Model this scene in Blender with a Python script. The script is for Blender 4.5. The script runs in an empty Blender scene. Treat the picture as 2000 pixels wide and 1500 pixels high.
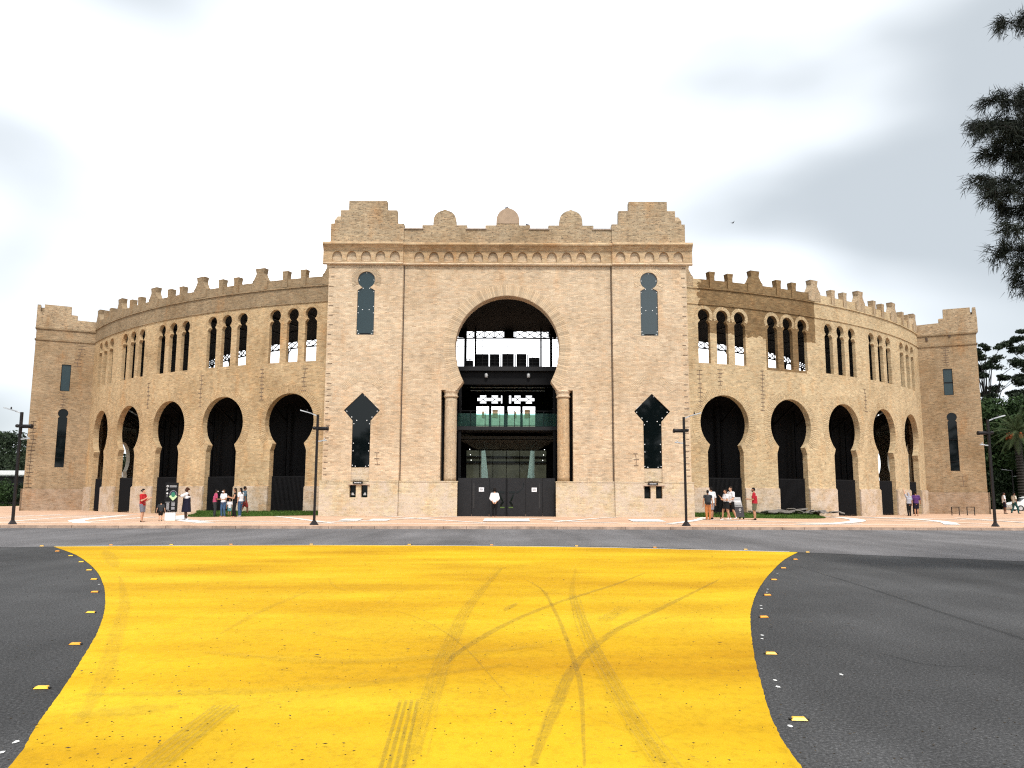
import bpy, bmesh, math, random
import numpy as np
from math import sin, cos, pi, radians, sqrt, atan2, hypot
from mathutils import Vector, Matrix
from mathutils.geometry import tessellate_polygon

random.seed(7)
rng = np.random.default_rng(7)
scene = bpy.context.scene
COL = scene.collection

# ------------------------------------------------------------------ camera
CAM_Z = 1.398
cam_d = bpy.data.cameras.new("camera")
cam = bpy.data.objects.new("camera", cam_d)
COL.objects.link(cam)
scene.camera = cam
cam_d.sensor_width = 36.0
cam_d.lens = 1587.04 / 2000 * 36.0
cam_d.clip_start = 0.1
cam_d.clip_end = 3000
pitch, roll, yaw = 0.1351, 0.0039, -0.001
ex = Vector((cos(yaw), -sin(yaw), 0))
fh = Vector((sin(yaw), cos(yaw), 0))
fw = fh * cos(pitch) + Vector((0, 0, sin(pitch)))
eu = -fh * sin(pitch) + Vector((0, 0, cos(pitch)))
cr = ex * cos(roll) + eu * sin(roll)
cu = -ex * sin(roll) + eu * cos(roll)
m = Matrix((cr, cu, -fw)).transposed().to_4x4()
m.translation = Vector((0, 0, CAM_Z))
cam.matrix_world = m

# ------------------------------------------------------------------ world: pale, broken overcast
SUN_EL, SUN_AZ = radians(56), radians(10)     # sun high behind the camera, almost straight behind
world = bpy.data.worlds.new("World")
scene.world = world
world.use_nodes = True
wn = world.node_tree.nodes; wl = world.node_tree.links
wn.clear()
wout = wn.new("ShaderNodeOutputWorld")
sky = wn.new("ShaderNodeTexSky"); sky.sky_type = 'NISHITA'; sky.sun_disc = False
sky.sun_elevation = SUN_EL
sky.sun_rotation = pi - SUN_AZ
bg1 = wn.new("ShaderNodeBackground"); bg1.inputs[1].default_value = 0.09
wl.new(sky.outputs[0], bg1.inputs[0])
tc = wn.new("ShaderNodeTexCoord")
mp = wn.new("ShaderNodeMapping"); mp.inputs['Scale'].default_value = (1.0, 1.0, 2.2)
mp.inputs['Location'].default_value = (2.35, 0.62, 1.7)
wl.new(tc.outputs['Generated'], mp.inputs[0])
n1 = wn.new("ShaderNodeTexNoise"); n1.inputs['Scale'].default_value = 1.5
n1.inputs['Detail'].default_value = 4; n1.inputs['Roughness'].default_value = 0.36
n1.inputs['Distortion'].default_value = 0.35
wl.new(mp.outputs[0], n1.inputs['Vector'])
cr1 = wn.new("ShaderNodeValToRGB")            # cloud brightness: grey blue bellies to blown white
cr1.color_ramp.interpolation = 'EASE'
e = cr1.color_ramp.elements
e[0].position = 0.36; e[0].color = (0.265, 0.288, 0.305, 1)
e[1].position = 0.64; e[1].color = (1.10, 1.11, 1.13, 1)
m_ = cr1.color_ramp.elements.new(0.50); m_.color = (0.47, 0.495, 0.515, 1)
wl.new(n1.outputs['Fac'], cr1.inputs[0])
bg2 = wn.new("ShaderNodeBackground"); bg2.inputs[1].default_value = 1.0
wl.new(cr1.outputs[0], bg2.inputs[0])
mixw = wn.new("ShaderNodeMixShader"); mixw.inputs[0].default_value = 0.93
wl.new(bg1.outputs[0], mixw.inputs[1]); wl.new(bg2.outputs[0], mixw.inputs[2])
wl.new(mixw.outputs[0], wout.inputs[0])

sun_d = bpy.data.lights.new("sun", 'SUN')
sun_d.energy = 1.5; sun_d.angle = radians(10); sun_d.color = (1.0, 0.95, 0.88)
sun = bpy.data.objects.new("sun", sun_d); COL.objects.link(sun)
sdir = Vector((sin(SUN_AZ) * cos(SUN_EL), -cos(SUN_AZ) * cos(SUN_EL), sin(SUN_EL)))
sun.rotation_euler = sdir.to_track_quat('Z', 'Y').to_euler()
sun.location = (30, -30, 60)

vs = scene.view_settings
vs.view_transform = 'Standard'; vs.look = 'None'; vs.gamma = 1; vs.use_curve_mapping = False
vs.exposure = 1.26
scene.cycles.use_denoising = False      # keep the fine brick and asphalt grain
scene.cycles.pixel_filter_type = 'BLACKMAN_HARRIS'; scene.cycles.filter_width = 1.2
scene.cycles.sample_clamp_indirect = 4.0
scene.cycles.max_bounces = 6
scene.cycles.transparent_max_bounces = 12

# ------------------------------------------------------------------ materials
class NT:
    def __init__(s, name):
        s.m = bpy.data.materials.new(name); s.m.use_nodes = True
        s.t = s.m.node_tree; s.n = s.t.nodes; s.l = s.t.links
        s.b = s.n['Principled BSDF']
    def node(s, typ, **kw):
        n = s.n.new('ShaderNode' + typ)
        for k, v in kw.items():
            if k in n.inputs: n.inputs[k].default_value = v
            else: setattr(n, k, v)
        return n
    def link(s, a, b): s.l.new(a, b)
    def pos(s):
        if not hasattr(s, '_pos'): s._pos = s.node('NewGeometry').outputs['Position']
        return s._pos
    def mapped(s, src, scale=(1, 1, 1), loc=(0, 0, 0), rot=(0, 0, 0)):
        n = s.node('Mapping'); n.inputs['Scale'].default_value = scale
        n.inputs['Location'].default_value = loc; n.inputs['Rotation'].default_value = rot
        s.link(src, n.inputs[0]); return n.outputs[0]
    def noise(s, vec, scale, detail=4, rough=0.55, dist=0):
        n = s.node('TexNoise'); n.inputs['Scale'].default_value = scale
        n.inputs['Detail'].default_value = detail; n.inputs['Roughness'].default_value = rough
        n.inputs['Distortion'].default_value = dist
        s.link(vec, n.inputs['Vector']); return n.outputs['Fac']
    def ramp(s, fac, stops):
        n = s.node('ValToRGB'); el = n.color_ramp.elements
        while len(el) < len(stops): el.new(0.5)
        for e_, (p, c) in zip(el, stops):
            e_.position = p; e_.color = (c, c, c, 1) if not isinstance(c, tuple) else (*c, 1)
        s.link(fac, n.inputs[0]); return n.outputs[0]
    def mix(s, fac, a, b, mode='MIX'):
        n = s.node('Mix', data_type='RGBA', blend_type=mode)
        for sock, v in ((n.inputs[0], fac), (n.inputs[6], a), (n.inputs[7], b)):
            if hasattr(v, 'is_linked') or hasattr(v, 'links'): s.link(v, sock)
            elif isinstance(v, (int, float)): sock.default_value = v if sock.type == 'VALUE' else (v, v, v, 1)
            else: sock.default_value = (*v, 1)
        return n.outputs[2]
    def math(s, op, a, b=0.0):
        n = s.node('Math', operation=op)
        for sock, v in ((n.inputs[0], a), (n.inputs[1], b)):
            if hasattr(v, 'links'): s.link(v, sock)
            else: sock.default_value = v
        return n.outputs[0]
    def bump(s, h, strength=0.4, dist=0.02):
        n = s.node('Bump', Strength=strength, Distance=dist); s.link(h, n.inputs['Height'])
        s.link(n.outputs[0], s.b.inputs['Normal'])
    def out(s, col=None, rough=0.8, metal=0.0, spec=None):
        if col is not None:
            if hasattr(col, 'links'): s.link(col, s.b.inputs['Base Color'])
            else: s.b.inputs['Base Color'].default_value = (*col, 1)
        if hasattr(rough, 'links'): s.link(rough, s.b.inputs['Roughness'])
        else: s.b.inputs['Roughness'].default_value = rough
        s.b.inputs['Metallic'].default_value = metal
        if spec is not None: s.b.inputs['Specular IOR Level'].default_value = spec
        return s.m

def plain(name, col, rough=0.7, metal=0.0, var=0.12, scale=6.0, spec=None):
    t = NT(name)
    f = t.noise(t.pos(), scale, 5)
    v = t.ramp(f, [(0.25, 1 - var), (0.75, 1 + var)])
    c = t.mix(1.0, col, v, 'MULTIPLY')
    t.bump(f, 0.12, 0.01)
    return t.out(c, rough, metal, spec)

def brick_mat(name, c1, c2, mortar, dark=0.0, lime=0.0, stain=0.5, patch=False, per_object=False):
    t = NT(name)
    uv = t.node('UVMap').outputs[0]
    br = t.node('TexBrick'); t.link(uv, br.inputs['Vector'])
    br.inputs['Color1'].default_value = (*c1, 1); br.inputs['Color2'].default_value = (*c2, 1)
    br.inputs['Mortar'].default_value = (*mortar, 1)
    br.inputs['Scale'].default_value = 1.0; br.inputs['Mortar Size'].default_value = 0.011
    br.inputs['Mortar Smooth'].default_value = 0.2
    br.inputs['Brick Width'].default_value = 0.25; br.inputs['Row Height'].default_value = 0.075
    col = br.outputs['Color']
    if patch:   # newer, browner brickwork let into the top of the right hand wall
        br2 = t.node('TexBrick'); t.link(uv, br2.inputs['Vector'])
        for k, v in (('Color1', (0.155, 0.098, 0.044)), ('Color2', (0.245, 0.163, 0.080)), ('Mortar', (0.19, 0.13, 0.07))):
            br2.inputs[k].default_value = (*v, 1)
        br2.inputs['Scale'].default_value = 1.0; br2.inputs['Mortar Size'].default_value = 0.009
        br2.inputs['Brick Width'].default_value = 0.25; br2.inputs['Row Height'].default_value = 0.075
        sx = t.node('SeparateXYZ'); t.link(uv, sx.inputs[0])
        u, v = sx.outputs[0], sx.outputs[1]
        wob = t.math('MULTIPLY', t.math('SUBTRACT', t.noise(uv, 3.2, 3), 0.5), 1.3)
        uu = t.math('ADD', u, wob); vv = t.math('ADD', v, t.math('MULTIPLY', wob, 0.5))
        r1 = t.math('MULTIPLY', t.math('GREATER_THAN', uu, 12.75), t.math('LESS_THAN', t.math('ADD', u, t.math('MULTIPLY', wob, 0.25)), 22.5))
        r1 = t.math('MULTIPLY', r1, t.math('GREATER_THAN', vv, 11.75))
        r2 = t.math('MULTIPLY', t.math('GREATER_THAN', u, 17.9), t.math('LESS_THAN', u, 21.5))
        r2 = t.math('MULTIPLY', r2, t.math('GREATER_THAN', v, 9.6))
        msk = t.math('MAXIMUM', r1, r2)
        col = t.mix(msk, col, br2.outputs['Color'])
    # per brick tone
    sxy = t.node('SeparateXYZ'); t.link(uv, sxy.inputs[0])
    row = t.math('FLOOR', t.math('DIVIDE', sxy.outputs[1], 0.075))
    shf = t.math('MULTIPLY', t.math('MODULO', row, 2.0), 0.5)
    clm = t.math('FLOOR', t.math('ADD', t.math('DIVIDE', sxy.outputs[0], 0.25), shf))
    cx = t.node('CombineXYZ'); t.link(clm, cx.inputs[0]); t.link(row, cx.inputs[1])
    wn_ = t.node('TexWhiteNoise', noise_dimensions='2D'); t.link(cx.outputs[0], wn_.inputs['Vector'])
    col = t.mix(1.0, col, t.ramp(wn_.outputs['Value'], [(0.0, 0.76), (0.12, 0.92), (0.88, 1.08), (1.0, 1.20)]), 'MULTIPLY')
    wc = t.node('TexWhiteNoise', noise_dimensions='3D'); t.link(t.mapped(cx.outputs[0], (1, 1, 1), (17, 5, 3)), wc.inputs['Vector'])
    col = t.mix(0.25, col, t.mix(1.0, col, t.ramp(wc.outputs['Value'], [(0.0, (1.12, 0.86, 0.70)), (0.5, (1.0, 1.0, 1.0)), (1.0, (1.0, 1.06, 1.12))]), 'MULTIPLY'))
    hn_ = t.noise(t.mapped(uv, (2.2, 5.0, 1)), 1.0, 4, 0.75)
    col = t.mix(1.0, col, t.ramp(hn_, [(0.28, 0.94), (0.5, 1.0), (0.75, 1.04)]), 'MULTIPLY')
    # broad weathering
    P = t.pos()
    w = t.noise(P, 0.28, 5, 0.6)
    col = t.mix(stain, col, t.mix(1.0, col, t.ramp(w, [(0.3, (0.80, 0.74, 0.66)), (0.52, (1.0, 1.0, 1.0)), (0.75, (1.12, 1.12, 1.10))]), 'MULTIPLY'))
    # rain streaks running down the face, with soft irregular ends
    sk = t.noise(t.mapped(uv, (1.9, 0.16, 1), (5, 2, 0)), 1.0, 5, 0.7)
    sg_ = t.noise(t.mapped(uv, (0.22, 0.30, 1), (1, 8, 0)), 1.0, 3, 0.5)
    skm = t.math('MULTIPLY', t.ramp(sk, [(0.50, 0.0), (0.66, 1.0)]), t.ramp(sg_, [(0.40, 0.15), (0.62, 1.0)]))
    col = t.mix(t.math('MULTIPLY', skm, 0.50 * stain), col, t.mix(1.0, col, (0.66, 0.62, 0.58), 'MULTIPLY'))
    sk2 = t.noise(t.mapped(uv, (0.9, 0.5, 1), (11, 4, 0)), 1.0, 6, 0.72)
    col = t.mix(0.8, col, t.mix(1.0, col, t.ramp(sk2, [(0.34, 0.84), (0.5, 1.0), (0.66, 1.10)]), 'MULTIPLY'))
    # rusty orange run-off patches
    o = t.noise(t.mapped(P, (1.3, 1.3, 0.45), (7, 3, 1)), 0.9, 4, 0.6)
    col = t.mix(t.math('MULTIPLY', t.ramp(o, [(0.56, 0.0), (0.74, 0.75)]), stain), col, t.mix(1.0, col, (1.02, 0.80, 0.60), 'MULTIPLY'))
    if lime > 0:  # lime and salt bloom on the plinth
        l_ = t.noise(P, 1.1, 6, 0.68)
        l2 = t.noise(P, 9.0, 3, 0.7)
        lm = t.math('MULTIPLY', t.ramp(l_, [(0.40, 0.0), (0.58, 1.0)]), t.ramp(l2, [(0.3, 0.35), (0.6, 1.0)]))
        col = t.mix(t.math('MULTIPLY', lm, lime), col, (0.56, 0.47, 0.39))
    # pits and black specks
    sp = t.noise(t.mapped(uv, (5.0, 12.0, 1), (3, 9, 0)), 1.0, 3, 0.75)
    lo = 0.685 - 0.125 * dark
    col = t.mix(t.ramp(sp, [(lo, 0.0), (lo + 0.06, 0.75)]), col, (0.07, 0.055, 0.045))
    if per_object:
        oi = t.node('ObjectInfo').outputs['Random']
        col = t.mix(1.0, col, t.ramp(oi, [(0.0, 0.78), (1.0, 1.16)]), 'MULTIPLY')
    hgt = t.math('ADD', t.math('MULTIPLY', br.outputs['Fac'], -1.0), t.math('MULTIPLY', t.noise(P, 22, 4, 0.7), 0.9))
    t.bump(hgt, 0.35, 0.02)
    return t.out(col, 0.92, 0, 0.2)

M = {}
M['gate_brick'] = brick_mat('gatehouse_brick', (0.536, 0.406, 0.268), (0.614, 0.478, 0.331), (0.474, 0.375, 0.276), dark=0.1, stain=0.6)
M['gate_plinth'] = brick_mat('gatehouse_plinth_brick', (0.502, 0.395, 0.249), (0.588, 0.481, 0.314), (0.453, 0.381, 0.269), dark=0.5, lime=0.85)
M['parapet_brick'] = brick_mat('parapet_brick', (0.326, 0.236, 0.143), (0.458, 0.348, 0.221), (0.361, 0.291, 0.208), dark=1.0, stain=0.9)
M['cornice_brick'] = brick_mat('cornice_brick', (0.439, 0.301, 0.171), (0.541, 0.394, 0.235), (0.438, 0.331, 0.221), dark=0.2, stain=1.0)
M['ring_left'] = brick_mat('ring_brick_left', (0.400, 0.282, 0.152), (0.525, 0.381, 0.215), (0.453, 0.347, 0.224), dark=0.3, stain=0.9)
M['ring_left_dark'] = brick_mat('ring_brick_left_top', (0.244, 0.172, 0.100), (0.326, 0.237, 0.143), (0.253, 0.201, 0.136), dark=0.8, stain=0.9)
M['ring_right'] = brick_mat('ring_brick_right', (0.431, 0.324, 0.188), (0.529, 0.412, 0.249), (0.468, 0.373, 0.247), dark=0.7, stain=0.7, patch=True)
M['ring_plinth'] = brick_mat('ring_plinth_brick', (0.403, 0.297, 0.188), (0.488, 0.370, 0.246), (0.437, 0.345, 0.247), dark=0.6, lime=0.9)
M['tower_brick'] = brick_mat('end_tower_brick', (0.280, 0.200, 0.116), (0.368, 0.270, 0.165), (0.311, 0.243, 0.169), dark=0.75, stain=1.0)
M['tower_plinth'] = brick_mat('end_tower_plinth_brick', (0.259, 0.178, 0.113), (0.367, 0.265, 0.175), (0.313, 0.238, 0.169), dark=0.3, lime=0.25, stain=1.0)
M['voussoir'] = brick_mat('voussoir_brick', (0.538, 0.408, 0.262), (0.578, 0.449, 0.302), (0.484, 0.385, 0.284), stain=0.3, per_object=True)
M['ring_far'] = plain('pale_limewashed_brick', (0.40, 0.37, 0.30), 0.9, var=.2, scale=2)
M['render'] = plain('smooth_render', (0.36, 0.26, 0.18), 0.9, var=0.18, scale=2.5)
M['coping'] = plain('coping_brick', (0.36, 0.29, 0.24), 0.9, var=0.35, scale=9)
M['stitch'] = plain('repair_mortar', (0.17, 0.12, 0.085), 0.95, var=0.3)
M['joint'] = plain('dark_joint', (0.075, 0.050, 0.036), 0.95, var=0.3)
M['steel'] = plain('black_painted_steel', (0.006, 0.006, 0.007), 0.6, var=0.2, spec=0.12)
M['steel_grey'] = plain('charcoal_steel_panel', (0.017, 0.0175, 0.0195), 0.5, var=0.15, scale=3, spec=0.2)
M['ceiling'] = plain('dark_grey_ceiling', (0.010, 0.010, 0.011), 0.8, spec=0.1)
M['soffit'] = plain('olive_grey_soffit', (0.06, 0.06, 0.052), 0.7)
M['concrete'] = plain('concrete_seating', (0.34, 0.35, 0.33), 0.9)
M['under'] = plain('shade_black_underside', (0.008, 0.008, 0.009), 0.8, spec=0.1)  # shade below the stand put into the colour
M['mint'] = plain('mint_white_fin', (0.78, 0.88, 0.84), 0.6, var=.03)
M['white_metal'] = plain('white_metal', (0.75, 0.76, 0.76), 0.4)
M['grey_metal'] = plain('light_grey_metal', (0.42, 0.43, 0.44), 0.4)
M['asphalt_mark_white'] = plain('worn_white_paint', (0.62, 0.62, 0.60), 0.7, var=0.25, scale=20)
M['paper'] = plain('white_paper', (0.78, 0.79, 0.82), 0.8, var=0.02)
M['ink'] = plain('dark_print', (0.03, 0.03, 0.04), 0.8, var=0.02)

def glass(name, col, alpha=0.55, rough=0.03, tint=None):
    t = NT(name)
    t.out(col, rough, 0.0, 0.6)
    tr = t.node('BsdfTransparent'); tr.inputs[0].default_value = (*tint, 1) if tint else (col[0] + .44, col[1] + .60, col[2] + .55, 1)
    mx = t.node('MixShader'); mx.inputs[0].default_value = alpha
    o = t.n['Material Output']
    t.link(tr.outputs[0], mx.inputs[1]); t.link(t.b.outputs[0], mx.inputs[2]); t.link(mx.outputs[0], o.inputs[0])
    return t.m
M['pane_teal'] = NT('teal_solar_glass').out((0.020, 0.038, 0.044), 0.08, 0.0, 0.45)
M['pane_dark'] = NT('dark_glass').out((0.0025, 0.0045, 0.005), 0.04, 0.0, 0.35)
M['darkening_backdrop_wall'] = plain('olive_brown_wall', (0.075, 0.070, 0.050), .9, var=.5, scale=.9)
t = NT('translucent_mint_panel'); t.out((0.70, 0.86, 0.80), .5)
tl = t.node('BsdfTranslucent'); tl.inputs[0].default_value = (0.74, 0.92, 0.86, 1); mx = t.node('MixShader'); mx.inputs[0].default_value = .8
t.link(t.b.outputs[0], mx.inputs[1]); t.link(tl.outputs[0], mx.inputs[2]); t.link(mx.outputs[0], t.n['Material Output'].inputs[0]); M['mint'] = t.m
M['glass_mint'] = glass('mint_balustrade_glass', (0.12, 0.22, 0.20), 0.10)
M['glass_smoke'] = glass('smoked_glass', (0.012, 0.018, 0.017), 0.15, tint=(.86, .93, .90))

def asphalt(name, base, contrast=0.25, spk=0.35):
    t = NT(name); P = t.pos()
    big = t.noise(P, 0.22, 4, 0.6)
    mid = t.noise(t.mapped(P, (1.0, 0.25, 1)), 1.1, 4, 0.6)
    fine = t.noise(P, 42, 4, 0.85)
    vor = t.node('TexVoronoi', feature='F1'); vor.inputs['Scale'].default_value = 65
    t.link(P, vor.inputs['Vector'])
    wt = t.noise(t.mapped(P, (0.55, 0.05, 1), (3, 1, 0), (0, 0, radians(-14))), 1.0, 3, 0.5)
    base = t.mix(1.0, base, t.ramp(wt, [(0.35, 0.84), (0.65, 1.18)]), 'MULTIPLY')
    oil = t.noise(t.mapped(P, (1, 1, 1), (31, 9, 0)), 0.8, 5, 0.65)
    base = t.mix(t.ramp(oil, [(0.66, 0.0), (0.74, 0.45)]), base, (0.018, 0.018, 0.019))
    c = t.mix(1.0, base, t.ramp(big, [(0.3, 1 - contrast), (0.7, 1 + contrast)]), 'MULTIPLY')
    c = t.mix(1.0, c, t.ramp(mid, [(0.3, 0.88), (0.7, 1.12)]), 'MULTIPLY')
    c = t.mix(1.0, c, t.ramp(fine, [(0.32, 0.40), (0.48, 0.85), (0.58, 1.35), (0.70, 3.0)]), 'MULTIPLY')
    sp = t.ramp(vor.outputs['Distance'], [(0.05, spk), (0.16, 0.0)])
    sel = t.ramp(t.noise(P, 30, 1), [(0.5, 0.0), (0.6, 1.0)])
    c = t.mix(t.math('MULTIPLY', sp, sel), c, (0.30, 0.29, 0.28))
    t.bump(t.math('ADD', fine, vor.outputs['Distance']), 0.5, 0.012)
    return t.out(c, 0.9, 0, 0.15)
M['asphalt'] = asphalt('old_dark_asphalt', (0.051, 0.051, 0.0518), 0.30, 0.8)
M['asphalt_street'] = asphalt('grey_street_asphalt', (0.125, 0.121, 0.124), 0.15, 0.3)

t = NT('yellow_road_paint'); P = t.pos()
dg = t.noise(t.mapped(P, (0.16, 0.55, 1), (0, 0, 0), (0, 0, radians(-32))), 1.0, 4, 0.55, 0.3)
c = t.ramp(dg, [(0.28, (0.41, 0.215, 0.003)), (0.50, (0.52, 0.318, 0.007)), (0.72, (0.59, 0.410, 0.018))])
lg = t.noise(P, 0.33, 5, 0.6)
c = t.mix(1.0, c, t.ramp(lg, [(0.3, (0.86, 0.80, 0.8)), (0.6, (1.05, 1.05, 1.0))]), 'MULTIPLY')
fn = t.noise(t.mapped(P, (1, 0.7, 1)), 14, 5, 0.75)
c = t.mix(1.0, c, t.ramp(fn, [(0.30, 0.80), (0.5, 1.0), (0.7, 1.06)]), 'MULTIPLY')
# worn-through specks of asphalt
w1 = t.noise(t.mapped(P, (0.6, 1.1, 1)), 26, 4, 0.7)
w2 = t.noise(P, 1.1, 3, 0.6)
wear = t.math('MULTIPLY', t.ramp(w1, [(0.605, 0.0), (0.665, 1.0)]), t.ramp(w2, [(0.44, 0.15), (0.6, 1.0)]))
c = t.mix(t.math('MULTIPLY', wear, 0.6), c, (0.17, 0.115, 0.03))
gr = t.noise(P, 70, 2, 0.7)
t.bump(t.math('ADD', gr, t.math('MULTIPLY', fn, 1.5)), 0.35, 0.01)
M['yellow'] = t.out(c, 0.75, 0, 0.08)

def mark_mat(name, col, amount, streak=True):
    t = NT(name); uv = t.node('UVMap').outputs[0]
    n = t.noise(t.mapped(uv, (9.0 if streak else 3, 0.7 if streak else 3, 1)), 3.0, 4, 0.6)
    n2 = t.noise(t.pos(), 22, 3, 0.7)
    a = t.math('MULTIPLY', t.ramp(n, [(0.36, 0.0), (0.62, 1.0)]), t.ramp(n2, [(0.3, 0.3), (0.6, 1.0)]))
    sx = t.node('SeparateXYZ'); t.link(uv, sx.inputs[0])
    ed = t.ramp(t.math('ABSOLUTE', sx.outputs[0]), [(0.62, 1.0), (1.0, 0.0)])
    a = t.math('MULTIPLY', t.math('MULTIPLY', a, ed), amount)
    t.out(col, 0.8)
    tr = t.node('BsdfTransparent'); mx = t.node('MixShader')
    t.link(a, mx.inputs[0]); t.link(tr.outputs[0], mx.inputs[1]); t.link(t.b.outputs[0], mx.inputs[2])
    t.link(mx.outputs[0], t.n['Material Output'].inputs[0]); return t.m
M['tyre'] = mark_mat('tyre_rubber_mark', (0.16, 0.115, 0.025), 0.42)
M['tyre_strong'] = mark_mat('strong_tyre_mark', (0.12, 0.09, 0.022), 0.62)
M['tyre_faint'] = mark_mat('faint_tyre_mark', (0.27, 0.18, 0.02), 0.24)
M['tyre_asphalt'] = mark_mat('tyre_mark_on_asphalt', (0.018, 0.018, 0.018), 0.7)

t = NT('salmon_paving'); P = t.pos()
b = t.node('TexBrick'); t.link(P, b.inputs['Vector'])
b.inputs['Color1'].default_value = (0.58, 0.385, 0.265, 1); b.inputs['Color2'].default_value = (0.49, 0.315, 0.21, 1)
b.inputs['Mortar'].default_value = (0.34, 0.22, 0.15, 1); b.inputs['Scale'].default_value = 1
b.inputs['Brick Width'].default_value = 0.2; b.inputs['Row Height'].default_value = 0.1; b.inputs['Mortar Size'].default_value = 0.004
c = t.mix(1.0, b.outputs['Color'], t.ramp(t.noise(P, 0.5, 5), [(0.3, 0.82), (0.7, 1.14)]), 'MULTIPLY')
t.bump(b.outputs['Fac'], 0.2, 0.005)
M['paving'] = t.out(c, 0.85, 0, 0.2)
M['paving_white'] = plain('pale_paving_band', (0.70, 0.67, 0.62), 0.8, var=0.12, scale=3)
M['kerb'] = plain('kerb_concrete', (0.36, 0.26, 0.20), 0.9, var=0.45, scale=2.2)
t = NT('grass'); P = t.pos()
c = t.mix(t.ramp(t.noise(P, 2.0, 5), [(0.3, 0.0), (0.7, 1.0)]), (0.035, 0.075, 0.012), (0.080, 0.135, 0.028))
t.bump(t.noise(P, 40, 4, 0.8), 0.8, 0.05)
M['grass'] = t.out(c, 0.95, 0, 0.1)
M['slate'] = plain('broken_slate', (0.15, 0.135, 0.12), 0.85, var=0.4, scale=5)
M['orange'] = plain('orange_reflector_plastic', (0.85, 0.33, 0.012), 0.35, var=0.1, scale=30)
M['orange2'] = plain('faded_yellow_reflector_plastic', (0.85, 0.48, 0.03), 0.35, var=0.1, scale=30)
M['rubber'] = plain('black_rubber', (0.015, 0.015, 0.016), 0.7)
def leaf_mat(name, c1, c2, trans=0.15):
    t = NT(name); oi = t.noise(t.pos(), 1.2, 4, 0.8)
    c = t.mix(t.ramp(oi, [(0.3, 0.0), (0.7, 1.0)]), c1, c2)
    return t.out(c, 0.75, 0, 0.25)
M['leaf_dark'] = leaf_mat('dark_evergreen_leaf', (0.008, 0.016, 0.007), (0.022, 0.036, 0.013))
M['leaf_green'] = leaf_mat('bushy_green_leaf', (0.011, 0.027, 0.007), (0.032, 0.062, 0.014))
M['leaf_euc'] = leaf_mat('grey_green_leaf', (0.009, 0.016, 0.008), (0.026, 0.040, 0.019))
M['palm_leaf'] = leaf_mat('palm_frond', (0.020, 0.036, 0.011), (0.065, 0.085, 0.028))
M['needle'] = leaf_mat('dark_needle_foliage', (0.006, 0.009, 0.006), (0.016, 0.022, 0.012))
M['bark'] = plain('bark', (0.024, 0.019, 0.016), 0.95, var=0.35)
M['orange_fruit'] = plain('orange_date_cluster', (0.30, 0.07, 0.012), 0.7)
M['tyre_car'] = M['rubber']

def flat(name, col, rough=0.8, spec=0.3):
    t = NT(name)
    f = t.noise(t.pos(), 18, 4, 0.7)
    c = t.mix(1.0, col, t.ramp(f, [(0.3, 0.82), (0.7, 1.12)]), 'MULTIPLY')
    t.bump(f, 0.25, 0.01)
    return t.out(c, rough, 0, spec)

# ------------------------------------------------------------------ object helpers
def tag(o, label=None, cat=None, group=None, kind=None):
    if label: o['label'] = label
    if cat: o['category'] = cat
    if group: o['group'] = group
    if kind: o['kind'] = kind
    return o

def empty(name, loc=(0, 0, 0), rz=0, label=None, cat=None, group=None):
    o = bpy.data.objects.new(name, None); COL.objects.link(o)
    o.location = loc; o.rotation_euler = (0, 0, rz); o.empty_display_size = 0.2
    return tag(o, label, cat, group)

def link_mesh(name, me, mat=None, parent=None, loc=None, rz=None):
    o = bpy.data.objects.new(name, me); COL.objects.link(o)
    if mat is not None and len(me.materials) == 0: me.materials.append(mat)
    if parent: o.parent = parent
    if loc is not None: o.location = loc
    if rz is not None: o.rotation_euler = (0, 0, rz)
    return o

def copy_tree(o, parent=None):
    c = o.copy(); COL.objects.link(c); c.parent = parent
    for ch in list(o.children): copy_tree(ch, c)
    return c

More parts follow.
